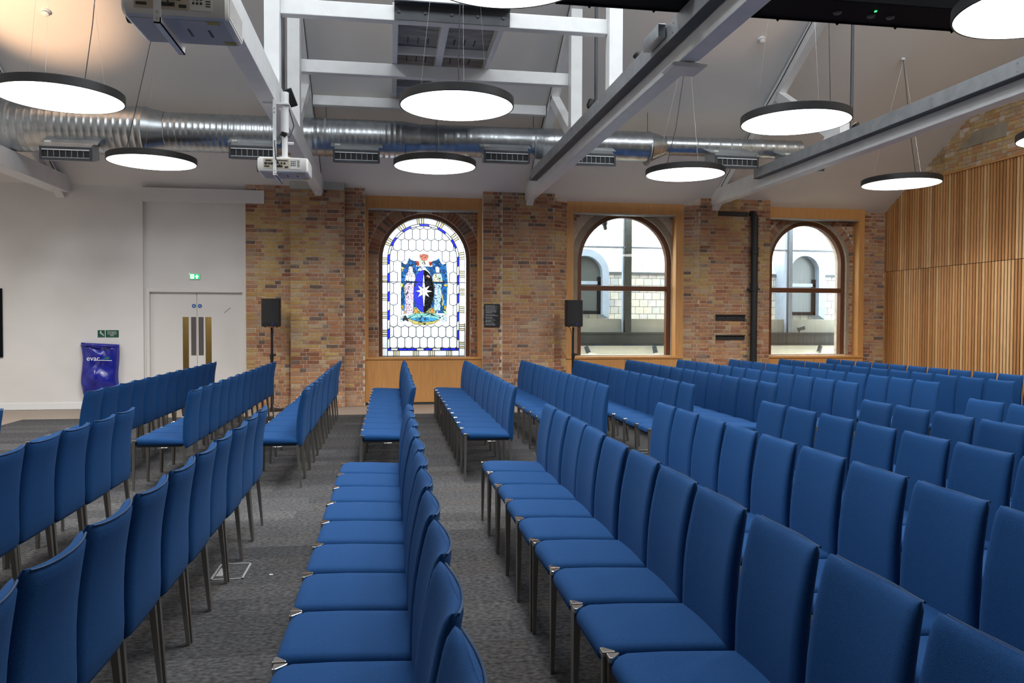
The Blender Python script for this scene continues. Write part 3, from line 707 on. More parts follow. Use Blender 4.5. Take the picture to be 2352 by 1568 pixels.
# ------------------------------------------------------------------ equipment platform resting on the tie beams
pf = thing('ventilation_platform', 'white framed platform with slotted dark boards above the tie beams', 'platform', (.67, 10.4, 5.03))
PX0, PX1, PY0, PY1 = .03, 1.36, 8.96, 12.25
def pbar(n, x0, x1, y0, y1, z0, z1, m): MB().box(x0, y0, z0, x1, y1, z1).build(n, m, pf, bev=.003)
for x0, x1 in ((PX0, PX0+.07), (PX0+.58, PX0+.67), (PX1-.07, PX1)):
    pbar('joist', x0, x1, PY0, PY1, 5.032, 5.16, 'white_paint')
pbar('deck', PX0, PX1, PY0, PY1, 5.165, 5.19, 'platform_board')
for i in range(5):
    y = PY0+.35+i*.72
    for x in (PX0+.20, PX0+.33, PX0+.46, PX0+.80, PX0+.93, PX0+1.06): box('slot', 'dark_grille', x-.006, y, 5.158, x+.006, y+.2, 5.166, pf)
for y in (PY0+.04, 10.35, PY1-.08): pbar('cross_joist', PX0+.07, PX1-.07, y, y+.06, 5.06, 5.16, 'white_paint')
an_ = MB(); an_.box(PX0+.02, 8.706, 4.87, PX1-.02, 8.716, 5.05).box(PX0+.02, 8.60, 5.034, PX1-.02, 8.706, 5.046)
an_.build('steel_angle', 'dark_steel', pf)
for k in range(5): MB().cyl((PX0+.07+k*.292, 8.706, 4.955), (PX0+.07+k*.292, 8.69, 4.955), .016, n=6).build('bolt', 'dark_steel', pf)
vu = thing('ventilation_unit', 'white ventilation cabinet with dark corner posts above the bolted steel angle', 'ventilation unit', (.67, 8.85, 5.032))
MB().box(PX0+.10, 8.76, 5.032, PX1-.10, 8.94, 5.95).build('cabinet', 'white_gloss', vu, bev=.01)
for x in (PX0+.03, PX1-.09): MB().box(x, 8.74, 5.032, x+.06, 8.80, 5.95).build('corner_post', 'dark_steel', vu)
MB().cyl((PX0+.13, 8.74, 5.17), (PX0+.13, 8.76, 5.17), .05, n=20).build('knob', 'dark_steel', vu, smooth=40)

# ------------------------------------------------------------------ spiral duct and its diffusers
YDU = 12.4
du = thing('ventilation_duct', 'silver spiral ventilation duct running along the far wall', 'duct', (0, YDU, 4.0))
def duct(x0, x1, r0, r1, za_, zb_, rib, name, m='galv', amp=.005):
    n = max(2, int((x1-x0)/.0165)); pts = []; rad = []
    for i in range(n+1):
        t = i/n; x = x0+(x1-x0)*t; ph = (x/rib) % 1 if rib else 1
        pts.append((x, YDU, za_+(zb_-za_)*t)); rad.append(r0+(r1-r0)*t+(amp if rib and ph < .28 else 0))
    MB().tube(pts, rad, 40).build(name, m, du, smooth=50)
duct(XL+.05, -3.60, .36, .36, 4.375, 4.375, .10, 'duct_section'); duct(-3.60, -3.32, .36, .285, 4.375, 4.385, 0, 'reducer')
duct(-3.32, .235, .285, .285, 4.385, 4.40, .085, 'duct_section'); duct(.235, .475, .285, .243, 4.40, 4.41, 0, 'reducer')
duct(.475, 4.25, .243, .243, 4.41, 4.45, .20, 'duct_section', amp=.003); duct(4.25, 4.52, .25, .155, 4.45, 4.48, 0, 'reducer')
duct(4.52, 6.95, .153, .153, 4.48, 4.50, .20, 'duct_section', amp=.003)
for x in (-5.42, -.98, 2.30, 4.23): 
    r = .37 if x < -3.6 else (.295 if x < .2 else .256)
    MB().tube([(x-.012, YDU, 4.395), (x+.012, YDU, 4.395)], [r, r], 40).build('strap', 'galv_dull', du, smooth=50)
    MB().cyl((x, YDU, 4.4+r-.02), (x, YDU, cz(YDU)+.02), .005, n=6).build('hanger_rod', 'wire', du)
DIF = [(-4.89, -4.20, -.11, 'diffuser grille on the duct, furthest left'), (-2.33, -1.66, 0, 'diffuser grille on the duct behind the far projector'), (-.84, -.15, 0, 'diffuser grille on the duct just right of the projector truss'),
       (1.43, 2.15, .075, 'diffuser grille on the duct left of the middle truss'), (2.88, 3.53, .085, 'diffuser grille on the duct right of the middle truss'), (5.20, 5.94, .13, 'diffuser box on the thin duct left of the right hand truss'), (6.45, 7.1, .13, 'diffuser box at the thin end of the duct behind the right truss')]
for x0, x1, dz, lab in DIF:
    d = thing('air_diffuser', 'silver '+lab, 'air diffuser', ((x0+x1)/2, 11.95, 3.93+dz), 'air diffusers along the duct')
    R_ = .36 if x0 < -4 else (.285 if x0 < 0 else (.243 if x0 < 4 else .153)); yb_ = YDU-R_*.72
    MB().prism([(11.90, 3.93+dz), (11.88, 4.10+dz), (11.98, 4.17+dz), (yb_+.04, 4.30+dz), (yb_+.10, 4.0+dz), (12.0, 3.925+dz)], 'x', x0+.02, x1-.02).build('body', 'galv_dull', d, bev=.003)
    MB().prism([(11.985, 4.172+dz), (11.99, 4.18+dz), (yb_+.06, 4.315+dz), (yb_+.055, 4.305+dz)], 'x', x0-.04, x1+.04).build('flange', 'galv_dull', d)
    fr = MB(); fr.box(x0, 11.868, 3.915+dz, x1, 11.895, 3.94+dz).box(x0, 11.862, 4.075+dz, x1, 11.89, 4.105+dz).box(x0, 11.865, 3.94+dz, x0+.03, 11.892, 4.075+dz).box(x1-.03, 11.865, 3.94+dz, x1, 11.892, 4.075+dz)
    fr.build('grille_frame', 'dark_steel', d); box('louvre_recess', 'dark_grille', x0+.03, 11.884, 3.94+dz, x1-.03, 11.892, 4.075+dz, d); box('top_blade', 'white_gloss', x0+.03, 11.866, 4.055+dz, x1-.03, 11.884, 4.07+dz, d); box('bottom_blade', 'galv_dull', x0+.03, 11.868, 3.945+dz, x1-.03, 11.884, 3.957+dz, d)
    for k in range(1, 8): box('blade', 'galv_dull', x0+.03+(x1-x0-.06)*k/8-.003, 11.868, 3.957+dz, x0+.03+(x1-x0-.06)*k/8+.003, 11.884, 4.055+dz, d)
    box('label', 'sign_white', x0+.02, 11.99, 4.186+dz, x0+.10, 12.03, 4.214+dz, d)

# ------------------------------------------------------------------ round pendant lights
ZL = 3.735
LAMPS = [(-3.24, 8.35, 'large round pendant light at the upper left'), (-3.28, 11.5, 'round pendant light above the double door, beside the duct'), (.68, 7.97, 'round pendant light in the centre under the platform'),
         (.635, 11.1, 'round pendant light in front of the stained glass window'), (.72, 4.86, 'round pendant light cut off by the top edge of the picture'), (4.42, 7.98, 'round pendant light between middle and right trusses'),
         (4.36, 11.05, 'round pendant light above the plain window beside the loudspeaker'), (8.02, 11.2, 'round pendant light in front of the slat wall top'), (4.55, 4.82, 'large round pendant light in the upper right corner'),
         (8.0, 8.05, 'round pendant light cut off at the right edge'), (-3.2, 4.85, 'round pendant light out of view, left of the large projector'), (8.0, 4.85, 'round pendant light out of view, beyond the right edge'), (-7.2, 8.2, 'round pendant light out of view, left of the left truss'), (-7.2, 11.4, 'round pendant light out of view, above the dark framed board')]
for x, y, lab in LAMPS:
    p = thing('pendant_light', lab, 'pendant light', (x, y, ZL), 'round pendant lights'); R = .585
    MB().lathe([(R-.012, .0), (R, .004), (R, .082), (R-.012, .09), (0.001, .09)], (x, y, ZL), 64).build('housing', 'lamp_black', p, smooth=40)
    MB().lathe([(0.001, .006), (R-.012, .006)], (x, y, ZL), 64).build('diffuser', 'lamp_face', p)
    ld = bpy.data.lights.new('pendant_beam', 'AREA'); ld.shape = 'DISK'; ld.size = 1.1; ld.energy = LAMP_W; ld.spread = math.radians(LAMP_SPREAD); ld.color = (1, .985, .96)
    lo = bpy.data.objects.new('pendant_beam', ld); COL.objects.link(lo); lo.parent = p; lo.location = (0, 0, .003)
    apex = (x+.03, y+.02, cz(y)-.01) if not (x < 1 and y > 11) else (x+.03, y+.02, 5.03)
    if x < -2 or x > 1 or y < 11: ctop = cz
    else: ctop = lambda y: 5.04
    for k in range(3):
        a = .6+k*2.094; b_ = (x+.42*math.cos(a), y+.42*math.sin(a), ZL+.09)
        MB().cyl(b_, apex, .0011, n=5).build('suspension_wire', 'steel_wire', p); MB().cyl(b_, (b_[0], b_[1], b_[2]+.025), .008, n=8).build('wire_grip', 'steel_wire', p)
    if x < -2:   e = [(x-.2, y+.1, ZL+.09), (x-.02, y+.3, ZL+.13), (x+.05, y+.5, ZL+.35), (x+.06, y+.7, ZL+1.0), (x+.05, y+1.2, cz(y+1.2)-.01)] if y < 9 else [(x-.36, y, ZL+.09), (x-.2, y, ZL+.8), (x+.02, y, cz(y)-.01)]
    elif 4 < x < 7: e = [(x+.42, y, ZL+.09), (x+.40, y, ZL+.6), (x+.30, y, cz(y)-.01)] if y < 9 else [(x-.30, y, ZL+.09), (x-.15, y, ZL+.7), (x+.05, y, cz(y)-.01)]
    else: e = [(x+.02, y, ZL+.09), (x+.015, y, ZL+.4), (x+.03, y, ZL+1.1), (x+.03, y+.02, ctop(y)-.01)] if x < 3 else [(x+.27, y, ZL+.09), (x+.18, y, ZL+.6), (x+.0, y, cz(y)-.01)]
    MB().tube(e, .005, 6).build('cable', 'wire', p, smooth=60)
    MB().cyl((e[-1][0], e[-1][1], e[-1][2]-.03), e[-1], .03, n=12).build('ceiling_rose', 'white_gloss', p)

# ------------------------------------------------------------------ black gantry with lights
g = thing('lighting_gantry', 'long black gantry box at the top right above the trusses', 'gantry', (3.7, 6.0, 4.13))
MB().box(1.33, 5.80, 4.13, 6.6, 6.2, 4.62).build('casing', 'anthracite', g, bev=.006); MB().box(1.33, 6.2, 4.12, 6.6, 6.215, 4.165).build('bottom_rail', 'anthracite', g)
for k in range(9): MB().prism([(1.6+k*.55, 4.12), (1.63+k*.55, 4.12), (1.615+k*.55, 4.102)], 'y', 6.2, 6.215).build('hook', 'anthracite', g)
for x, y in ((3.70, 6.02), (4.02, 6.04), (4.20, 6.04)): MB().cyl((x, y, 4.13), (x, y, 4.118), .036, .03, n=20).build('downlight', 'dark_steel', g, smooth=40)
box('status_light', 'green_led', 3.985, 5.925, 4.122, 3.999, 5.945, 4.13, g)
# spotlights on the trusses
def spot(x, y, z, dx, lit, lab, dv=None, size=1.25):
    s = thing('spotlight', lab, 'spotlight', (x, y, z)); d = Vector(dv or (dx, .25, .75)).normalized(); c_ = Vector((x, y, z+.11))
    MB().cyl((x, y, z), (x, y, z+.08), .01, n=8).build('stem', 'black', s); MB().cyl((x, y, z), (x, y, z+.012), .03, n=14).build('foot', 'black', s)
    MB().tube([c_-d*.06, c_-d*.03, c_+d*.05], [.025, .042, .045], 16).build('head', 'black', s, smooth=40)
    MB().tube([c_+d*.045, c_+d*.052], [.038, .038], 16).build('lens', 'spot_face' if lit else 'black', s)
    if lit:
        ld = bpy.data.lights.new('spotlight_beam', 'SPOT'); ld.energy = lit; ld.color = (1, .62, .36); ld.spot_size = size; ld.spot_blend = .7; ld.shadow_soft_size = .04
        lo = bpy.data.objects.new('spotlight_beam', ld); COL.objects.link(lo); lo.parent = s; lo.location = c_+d*.07-Vector((x, y, z)); lo.rotation_euler = d.to_track_quat('-Z', 'Y').to_euler()
spot(6.25, 9.66, 4.08, -.45, 14, 'small lit spotlight on the right hand roof truss')
spot(2.44, 9.30, 4.105, .35, 0, 'small black spotlight on the middle roof truss')
spot(-5.36, 9.7, 4.0, .30, 230, 'warm spotlight on the left truss, outside the picture', (.42, .9, 1.05), 1.0)
spot(2.5, 7.6, 4.105, -.5, 16, 'warm spotlight hidden behind the middle truss')
# access point, smoke detectors
a = thing('access_point', 'white wireless access point under the middle roof truss', 'access point', (2.57, 6.55, 3.75))
MB().prism([(2.40, 3.772), (2.43, 3.748), (2.71, 3.748), (2.74, 3.772), (2.72, 3.79), (2.42, 3.79)], 'y', 6.42, 6.68).build('shell', 'white_gloss', a, bev=.006); box('bracket', 'white_paint', 2.53, 6.5, 3.79, 2.60, 6.6, 3.80, a)
for x, y, lab in ((5.55, 11.05, 'white smoke detector on the ceiling between right hand trusses'), (-4.55, 11.3, 'white smoke detector on the ceiling at the upper left')):
    d = thing('smoke_detector', lab, 'smoke detector', (x, y, cz(y)-.1)); n_ = Vector((0, -.6, -1)).normalized(); p0 = Vector((x, y, cz(y)))
    MB().tube([p0, p0+n_*.03, p0+n_*.032], [.055, .055, .03], 20).build('base', 'white_gloss', d, smooth=40); MB().tube([p0+n_*.032, p0+n_*.06, p0+n_*.075], [.045, .045, .025], 20).build('sensor_head', 'white_gloss', d, smooth=40)
    MB().tube([p0+n_*.042, p0+n_*.048], [.046, .046], 20).build('vent_slot', 'dark_print', d)

# ------------------------------------------------------------------ projectors
def projector(x, y, z, lab, dark):
    p = thing('projector', lab, 'projector', (x, y, z)); hx, hy, h = .25, .20, .155
    def rr(x_, y0, y1, z0, z1, r): return [(x_, yy, zz) for yy, zz in [(y0+r,z0),(y1-r,z0),(y1-r*.3,z0+r*.3),(y1,z0+r),(y1,z1-r),(y1-r*.3,z1-r*.3),(y1-r,z1),(y0+r,z1),(y0+r*.3,z1-r*.3),(y0,z1-r),(y0,z0+r),(y0+r*.3,z0+r*.3)]]
    MB().loft([rr(x-hx, y-hy+.01, y+hy-.01, z+.015, z+h-.01, .03), rr(x-hx+.02, y-hy, y+hy, z, z+h, .028), rr(x+hx-.015, y-hy, y+hy, z, z+h, .028), rr(x+hx, y-hy+.012, y+hy-.012, z+.008, z+h-.008, .03)]).build('case', 'projector_white', p, smooth=35)
    box('underside_plate', 'proj_under', x-hx+.03, y-hy+.03, z-.003, x+hx-.03, y+hy-.03, z+.002, p)
    f = y-hy-.001
    ip = box('port_panel', 'port_beige', x-.19, f-.002, z+.035, x+.065, f+.004, z+.135, p)
    for k, (u, v, w_, h_) in enumerate(((-.18,.05,.05,.012), (-.18,.075,.028,.022), (-.145,.075,.02,.02), (-.12,.075,.035,.02), (-.06,.05,.06,.018), (-.07,.085,.03,.022), (-.02,.08,.018,.018), (.01,.08,.018,.018), (-.17,.11,.06,.012), (.02,.045,.035,.014), (-.05,.115,.10,.006))):
        box('port', 'port_dark', x+u, f-.006, z+v, x+u+w_, f-.001, z+v+h_, ip)
    kp = box('keypad', 'projector_white', x+.075, f-.003, z+.035, x+.175, f+.004, z+.135, p)
    for a_ in range(3):
        for b_ in range(3): box('button', 'port_dark', x+.083+a_*.018, f-.006, z+.065+b_*.02, x+.093+a_*.018, f-.002, z+.075+b_*.02, kp)
    for b_ in range(6): box('print', 'port_dark', x+.145, f-.004, z+.055+b_*.012, x+.168, f-.003, z+.060+b_*.012, kp)
    ve = box('side_vent', 'projector_white', x+hx-.002, y-hy+.03, z+.02, x+hx+.004, y+hy-.03, z+h-.02, p)
    for k in range(9): box('vent_slot', 'proj_under', x+hx+.004, y-hy+.045+k*.036, z+.03, x+hx+.0055, y-hy+.062+k*.036, z+h-.03, ve)
    MB().tube([(x-hx+.01, y+.0, z+.075), (x-hx-.03, y, z+.075)], [.05, .045], 20).build('lens', 'black_plastic', p, smooth=40)
    for lx, ly in ((.17, -.15), (.20, .13)): box('warning_label', 'label_yellow', x+lx-.03, y+ly-.02, z-.0045, x+lx+.03, y+ly+.02, z-.003, p)
    for lx in (.02, .12): box('foot_slot', 'dark_print', x+lx, y-.05, z-.0045, x+lx+.012, y+.05, z-.003, p)
    # pole mount up to the roof truss, with steel security cradle
    m_ = thing('projector_mount', lab.replace('projector', 'pole mount of the projector').replace('white ', 'white steel '), 'projector mount', (x, y, z+h))
    MB().cyl((x+.0, y-.02, z+h+.03), (x+.0, y-.02, 3.64), .03, n=16).build('pole', 'white_paint', m_, smooth=40); MB().cyl((x+.0, y-.02, 3.50), (x+.0, y-.02, 3.92), .042, n=16).build('sleeve', 'white_paint', m_, smooth=40)
    MB().cyl((x, y-.02, z+h+.002), (x, y-.02, z+h+.03), .06, n=16).build('flange', 'white_paint', m_, smooth=40); MB().box(x-.14, y-.12, z+h, x+.16, y+.14, z+h+.012).build('top_plate', 'white_paint', m_)
    MB().box(-1.30, y-.08, 3.783, x+.05, y+.08, 3.799).build('beam_plate', 'white_paint', m_); MB().cyl((x+.03, y-.02, z+h+.18), (x+.09, y-.02, z+h+.18), .014, n=10).build('clamp_lever', 'white_paint', m_, smooth=40)
    bx_ = x-.075
    MB().box(bx_-.017, y-hy-.028, z-.045, bx_+.017, y-hy-.022, 3.79).box(bx_-.017, y-hy-.028, z-.045, bx_+.017, y+hy+.03, z-.039).box(bx_+.012, y-hy-.028, z-.045, bx_+.017, y+hy+.03, z-.015).box(bx_-.017, y+hy+.024, z-.045, bx_+.017, y+hy+.03, z+.0).build('cradle_strap', 'white_paint', m_)
    for zz in (3.70, 3.66, z-.02, z+.01): MB().cyl((bx_, y-hy-.028, zz), (bx_, y-hy-.032, zz), .006, n=8).build('rivet', 'steel_wire', m_)
    MB().tube([(x-.02, y-hy-.012, z+.06), (x-.06, y-hy-.05, z+.12), (x-.075, y-hy-.04, z+.30), (x-.02, y-.08, 3.50), (x+.05, y-.04, 3.45), (x+.09, y, 3.58), (x+.04, y, 3.76)], .006, 6).build('cable', 'wire', m_, smooth=60)
    MB().tube([(x-.02, y-.03, 3.46), (x+.0, y-.03, 3.50)], [.035, .035], 10).build('cable_clip', 'black_plastic', m_)
projector(-1.085, 8.42, 3.06, 'small white projector hanging from the left truss, far one', 0)
projector(-1.045, 4.25, 3.03, 'large white projector at the top edge of the picture', 0)
tag(MB().bar((-1.09, 8.62, 4.02), (-1.03, 8.70, 3.86), .09, .05).build('power_adapter', 'black_plastic', bev=.004), 'black power adapter hanging beside the far projector mount', 'adapter')

# ------------------------------------------------------------------ things on the far wall
e = thing('exit_sign', 'small lit green exit sign above the double door', 'exit sign', (-3.40, YW, 2.26))
MB().box(-3.495, YW-.022, 2.262, -3.31, YW, 2.362).build('box', 'sign_white', e, bev=.003); box('green_face', 'exit_green', -3.488, YW-.026, 2.268, -3.317, YW-.022, 2.356, e)
box('door_symbol', 'exit_white', -3.472, YW-.028, 2.276, -3.413, YW-.026, 2.350, e); rm = MB()
rm.cyl((-3.437, YW-.028, 2.335), (-3.437, YW-.030, 2.335), .007, n=10).bar((-3.437, YW-.029, 2.328), (-3.446, YW-.029, 2.305), .012, .002, (1,0,0)).bar((-3.446, YW-.029, 2.307), (-3.430, YW-.029, 2.284), .007, .002, (1,0,0)).bar((-3.447, YW-.029, 2.306), (-3.462, YW-.029, 2.288), .007, .002, (1,0,0))
rm.build('running_figure', 'exit_green', e)
MB().prism([(-3.398, 2.31), (-3.365, 2.345), (-3.332, 2.31), (-3.350, 2.31), (-3.350, 2.278), (-3.380, 2.278), (-3.380, 2.31)], 'y', YW-.028, YW-.026).build('up_arrow', 'exit_white', e)
box('charge_light', 'green_led', -3.495, YW-.028, 2.352, -3.478, YW-.026, 2.366, e)
YA = 14.31
s = thing('evacuation_sign', 'green emergency evacuation chair sign above the blue bag', 'sign', (-4.82, YA, 1.24))
box('pictogram_panel', 'sign_green', -4.995, YA-.006, 1.241, -4.877, YA, 1.365, s); box('text_panel', 'sign_green', -4.867, YA-.006, 1.241, -4.655, YA, 1.365, s); box('divider', 'sign_white', -4.877, YA-.0055, 1.241, -4.867, YA, 1.365, s)
for k, w_ in enumerate(('Emergency', 'evacuation', 'chair')): text('lettering', w_, 'sign_white', .034, (-4.761, YA-.007, 1.335-k*.031), s)
pm = MB(); pm.cyl((-4.945, YA-.006, 1.343), (-4.945, YA-.008, 1.343), .010, n=10).bar((-4.945, YA-.007, 1.332), (-4.935, YA-.007, 1.302), .016, .002, (1,0,0)).bar((-4.935, YA-.007, 1.303), (-4.905, YA-.007, 1.298), .002, .012, (0,1,0)).bar((-4.965, YA-.007, 1.325), (-4.905, YA-.007, 1.265), .006, .002, (0,1,0)).bar((-4.912, YA-.007, 1.30), (-4.895, YA-.007, 1.262), .008, .002, (1,0,0))
pm.build('pictogram', 'sign_white', s)
# blue vinyl bag over the folded evacuation chair
bg_ = thing('evacuation_chair_bag', 'shiny blue vinyl bag hanging on the white wall', 'bag', (-4.94, 14.2, .12))
nx, nz = 36, 60; V = []; Fq = []
for j in range(nz+1):
    v = j/nz; z = .10+1.035*v; hw = .305*(1-.06*(1-v)+.03*math.sin(v*7))*(1.0 if v > .32 else .90+.31*v)
    for i in range(nx+1):
        u = i/nx*2-1; x = -4.945+hw*u+.012*math.sin(v*9+1); bul = (1-u*u)**.35*(.12+.05*math.sin(v*3.1))*(1 if v < .93 else max(.25, 1-(v-.93)*9))
        fold = .050*noise.noise(Vector((u*1.9+v*2.6, v*4.2, 1.3)))+.026*math.sin(13*(v+.40*abs(u-.1))+.6)*(1-u*u)*(.5+.5*math.sin(v*5))+.020*abs(noise.noise(Vector((u*3.1-v*3, v*5.5, 4))))
        V.append((x, 14.285-bul-fold*(1-u**4), z-.03*max(0, v-.8)*u*3))
nn = len(V); V += [(p[0], 14.29, p[2]) for p in V]
for j in range(nz):
    for i in range(nx):
        a_ = j*(nx+1)+i; Fq += [(a_, a_+1, a_+nx+2, a_+nx+1), (nn+a_+1, nn+a_, nn+a_+nx+1, nn+a_+nx+2)]
edge = [j*(nx+1) for j in range(nz+1)]; edge2 = [j*(nx+1)+nx for j in range(nz+1)]
for L_ in (edge, edge2, list(range(nx+1)), list(range(nz*(nx+1), (nz+1)*(nx+1)))):
    for p, q in zip(L_, L_[1:]): Fq.append((p, q, nn+q, nn+p))
MB().add(V, Fq).build('cover', 'bag_blue', bg_, smooth=60)
text('lettering', 'evac', 'bag_white', .12, (-4.985, 14.060, .885), bg_, ext=.002); MB().prism([(-4.85, .875), (-4.74, .915), (-4.72, .90), (-4.74, .875)], 'y', 14.058, 14.063).build('green_print', 'bag_green', bg_)
MB().prism([(-4.93, .862), (-4.69, .855), (-4.69, .845), (-4.93, .852)], 'y', 14.058, 14.063).build('white_print', 'bag_white', bg_)
MB().tube([(-5.24, 14.26, 1.10), (-5.1, 14.12, 1.115), (-4.94, 14.09, 1.11), (-4.78, 14.12, 1.095), (-4.65, 14.26, 1.08)], .02, 8).build('rolled_hem', 'bag_blue', bg_, smooth=60)
# board at the left edge
nb = thing('notice_board', 'dark framed board cut off by the left edge of the picture', 'board', (-7.1, YA, .90))
MB().box(-7.7, YA-.03, .90, -6.50, YA, .955).box(-7.7, YA-.03, 2.015, -6.50, YA, 2.07).box(-6.555, YA-.03, .955, -6.50, YA, 2.015).box(-7.7, YA-.03, .955, -7.645, YA, 2.015).build('frame', 'anthracite', nb, bev=.003); box('panel', 'stone_plaster', -7.645, YA-.015, .955, -6.555, YA, 2.015, nb)
# dark plaque with lines of small print, on pier two
pq = thing('plaque', 'dark grey text plaque on the brick pier beside the stained glass', 'plaque', (1.87, YP, 1.44))
px0, px1, pz0, pz1 = 1.722, 2.017, 1.437, 1.862; ypq = YP-.013
box('plate', 'plaque', px0, ypq-.012, pz0, px1, ypq, pz1, pq, bev=.002)
lines = [.61, .76, .60, .74, .62, .73, .66, .43, 0, .61, .80, 0, .42, .48, 0, .61, .38, .55, 0, .58, .66]; rr_ = random.Random(2); z = pz1-.03
for w_ in lines:
    if w_ == 0: z -= .011; continue
    x = px0+.024; xe = px0+.024+w_*(px1-px0); lm = MB()
    while x < xe-.008:
        l_ = min(rr_.uniform(.012, .042), xe-x); lm.box(x, ypq-.0132, z-.0042, x+l_, ypq-.012, z+.0042); x += l_+.006
    lm.build('line_of_print', 'plaque_text', pq); z -= .0195
# black drain pipe and iron plates on pier three
dp = thing('drain_pipe', 'black cast iron drain pipe beside the right hand window', 'pipe', (7.0, 14.09, 0)); xp, yp = 6.995, 14.105
MB().tube([(xp, yp, 0), (xp, yp, 3.45), (xp, yp+.01, 3.58), (xp-.01, yp+.04, 3.64), (xp-.02, yp+.12, 3.66)], .066, 20).build('pipe', 'pipe_black', dp, smooth=40)
for z in (2.14, 2.86): MB().cyl((xp, yp, z), (xp, yp, z+.11), .078, n=20).build('collar', 'pipe_black', dp, smooth=40)
for z in (2.17,): MB().box(xp-.115, yp-.01, z, xp+.115, yp+.06, z+.03).build('bracket', 'pipe_black', dp)
for x0, x1, z0, z1, lab in ((6.245, 6.85, 1.575, 1.69, 'black iron channel set in the brick pier, upper of two'), (6.25, 6.845, 1.20, 1.295, 'black iron strip with ragged edge, lower of two on pier'), (6.28, 6.89, 3.60, 3.69, 'black iron plate high on the pier beside the drain pipe')):
    o = thing('iron_plate', lab, 'iron plate', ((x0+x1)/2, YP, z0)); MB().box(x0, YP-.03, z0, x1, YP, z1).build('plate', 'pipe_black', o, bev=.006)
    if z0 < 3: MB().box(x0, YP-.06, z1-.02, x1, YP-.025, z1).build('flange', 'pipe_black', o, bev=.004)
    for k in (.08, .36, .7, .93): MB().cyl((x0+(x1-x0)*k, YP-.03, (z0+z1)/2), (x0+(x1-x0)*k, YP-.04, (z0+z1)/2), .012, n=8).build('rivet', 'pipe_black', o)

# ------------------------------------------------------------------ loudspeakers on round-base stands
def speaker(x, y, z, lab):
    t = thing('loudspeaker', lab, 'loudspeaker', (x, y, z)); H, Wd, D = .49, .155, .14
    def ring(zz, k): return [(x+k*a, y+b_, zz) for a, b_ in ((-Wd*.62, D), (-Wd, D*.2), (-Wd, -D*.72), (-Wd*.9, -D*.9), (-Wd*.45, -D*1.0), (0, -D*1.04), (Wd*.45, -D), (Wd*.9, -D*.9), (Wd, -D*.72), (Wd, D*.2), (Wd*.62, D))]
    MB().loft([ring(z+.012, .97), ring(z+.03, 1), ring(z+H-.02, 1), ring(z+H, .97)]).build('cabinet', 'black_plastic', t, smooth=35)
    gr = [(x+a, y+b_-.004) for a, b_ in ((-Wd*.88, -D*.9), (-Wd*.45, -D*1.0), (0, -D*1.04), (Wd*.45, -D), (Wd*.88, -D*.9), (Wd*.88, -D*.8), (-Wd*.88, -D*.8))]
    MB().prism(gr, 'z', z+.07, z+H-.03).build('grille', 'black', t)
    MB().lathe([(.011, -.002), (.018, -.002), (.018, .002), (.011, .002), (.011, -.002)], (0, 0, 0), 20)
    lg = MB(); lg.lathe([(.011, -.002), (.018, -.002), (.018, .002), (.011, .002)], (0, 0, 0), 20); lg.v = [(x+.035+v[0], y-D*1.04-.004-v[2], z+.055+v[1]) for v in lg.v]; lg.build('badge', 'violet', t)
    for fx in (-.1, .1): MB().cyl((x+fx, y-.06, z), (x+fx, y-.06, z+.014), .014, n=10).build('rubber_foot', 'black', t)
def stand(x, y, z, lab):
    t = thing('speaker_stand', lab, 'speaker stand', (x, y, 0))
    MB().lathe([(.001, .022), (.05, .03), (.20, .018), (.235, .008), (.235, 0), (.001, 0)], (x, y, 0), 32).build('base_plate', 'black_plastic', t, smooth=40)
    MB().cyl((x, y, .02), (x, y, .93), .023, n=14).build('lower_pole', 'black_plastic', t, smooth=40); MB().cyl((x, y, .9), (x, y, z), .0175, n=14).build('upper_pole', 'black_plastic', t, smooth=40)
    MB().cyl((x, y, .88), (x, y, .97), .032, n=14).build('collar', 'black_plastic', t, smooth=40); MB().cyl((x+.02, y-.01, .94), (x+.07, y-.02, .955), .017, n=10).build('clamp_knob', 'black_plastic', t, smooth=40)
for x, y, z, w_ in ((-2.005, 13.72, 1.425, 'left hand pier'), (3.29, 13.68, 1.44, 'plain arched window')):
    stand(x, y, z, 'black round base speaker stand in front of the '+w_); speaker(x, y, z, 'black loudspeaker in front of the '+w_)
tag(MB().tube([(3.22, 13.7, 1.45), (3.24, 13.68, 1.40), (3.262, 13.66, 1.30), (3.262, 13.655, .5), (3.27, 13.66, .05), (3.4, 13.9, .006)], .006, 6).build('speaker_cable', 'wire', smooth=60), 'black cable down the loudspeaker stand by the plain window', 'cable')
tag(MB().tube([(-2.0, 13.9, 1.5), (-1.99, 13.76, 1.3), (-1.98, 13.75, .1), (-1.85, 13.9, .006), (-1.77, 14.05, .05), (-1.757, 14.12, .3), (-1.757, 14.13, 1.2)], .006, 6).build('speaker_cable', 'wire', smooth=60), 'black cable from the left loudspeaker to the brick corner', 'cable')
tag(box('plug', 'white_gloss', -1.93, 13.86, 0, -1.87, 13.90, .035, bev=.004), 'small white plug on the floor beside the left speaker stand', 'plug')

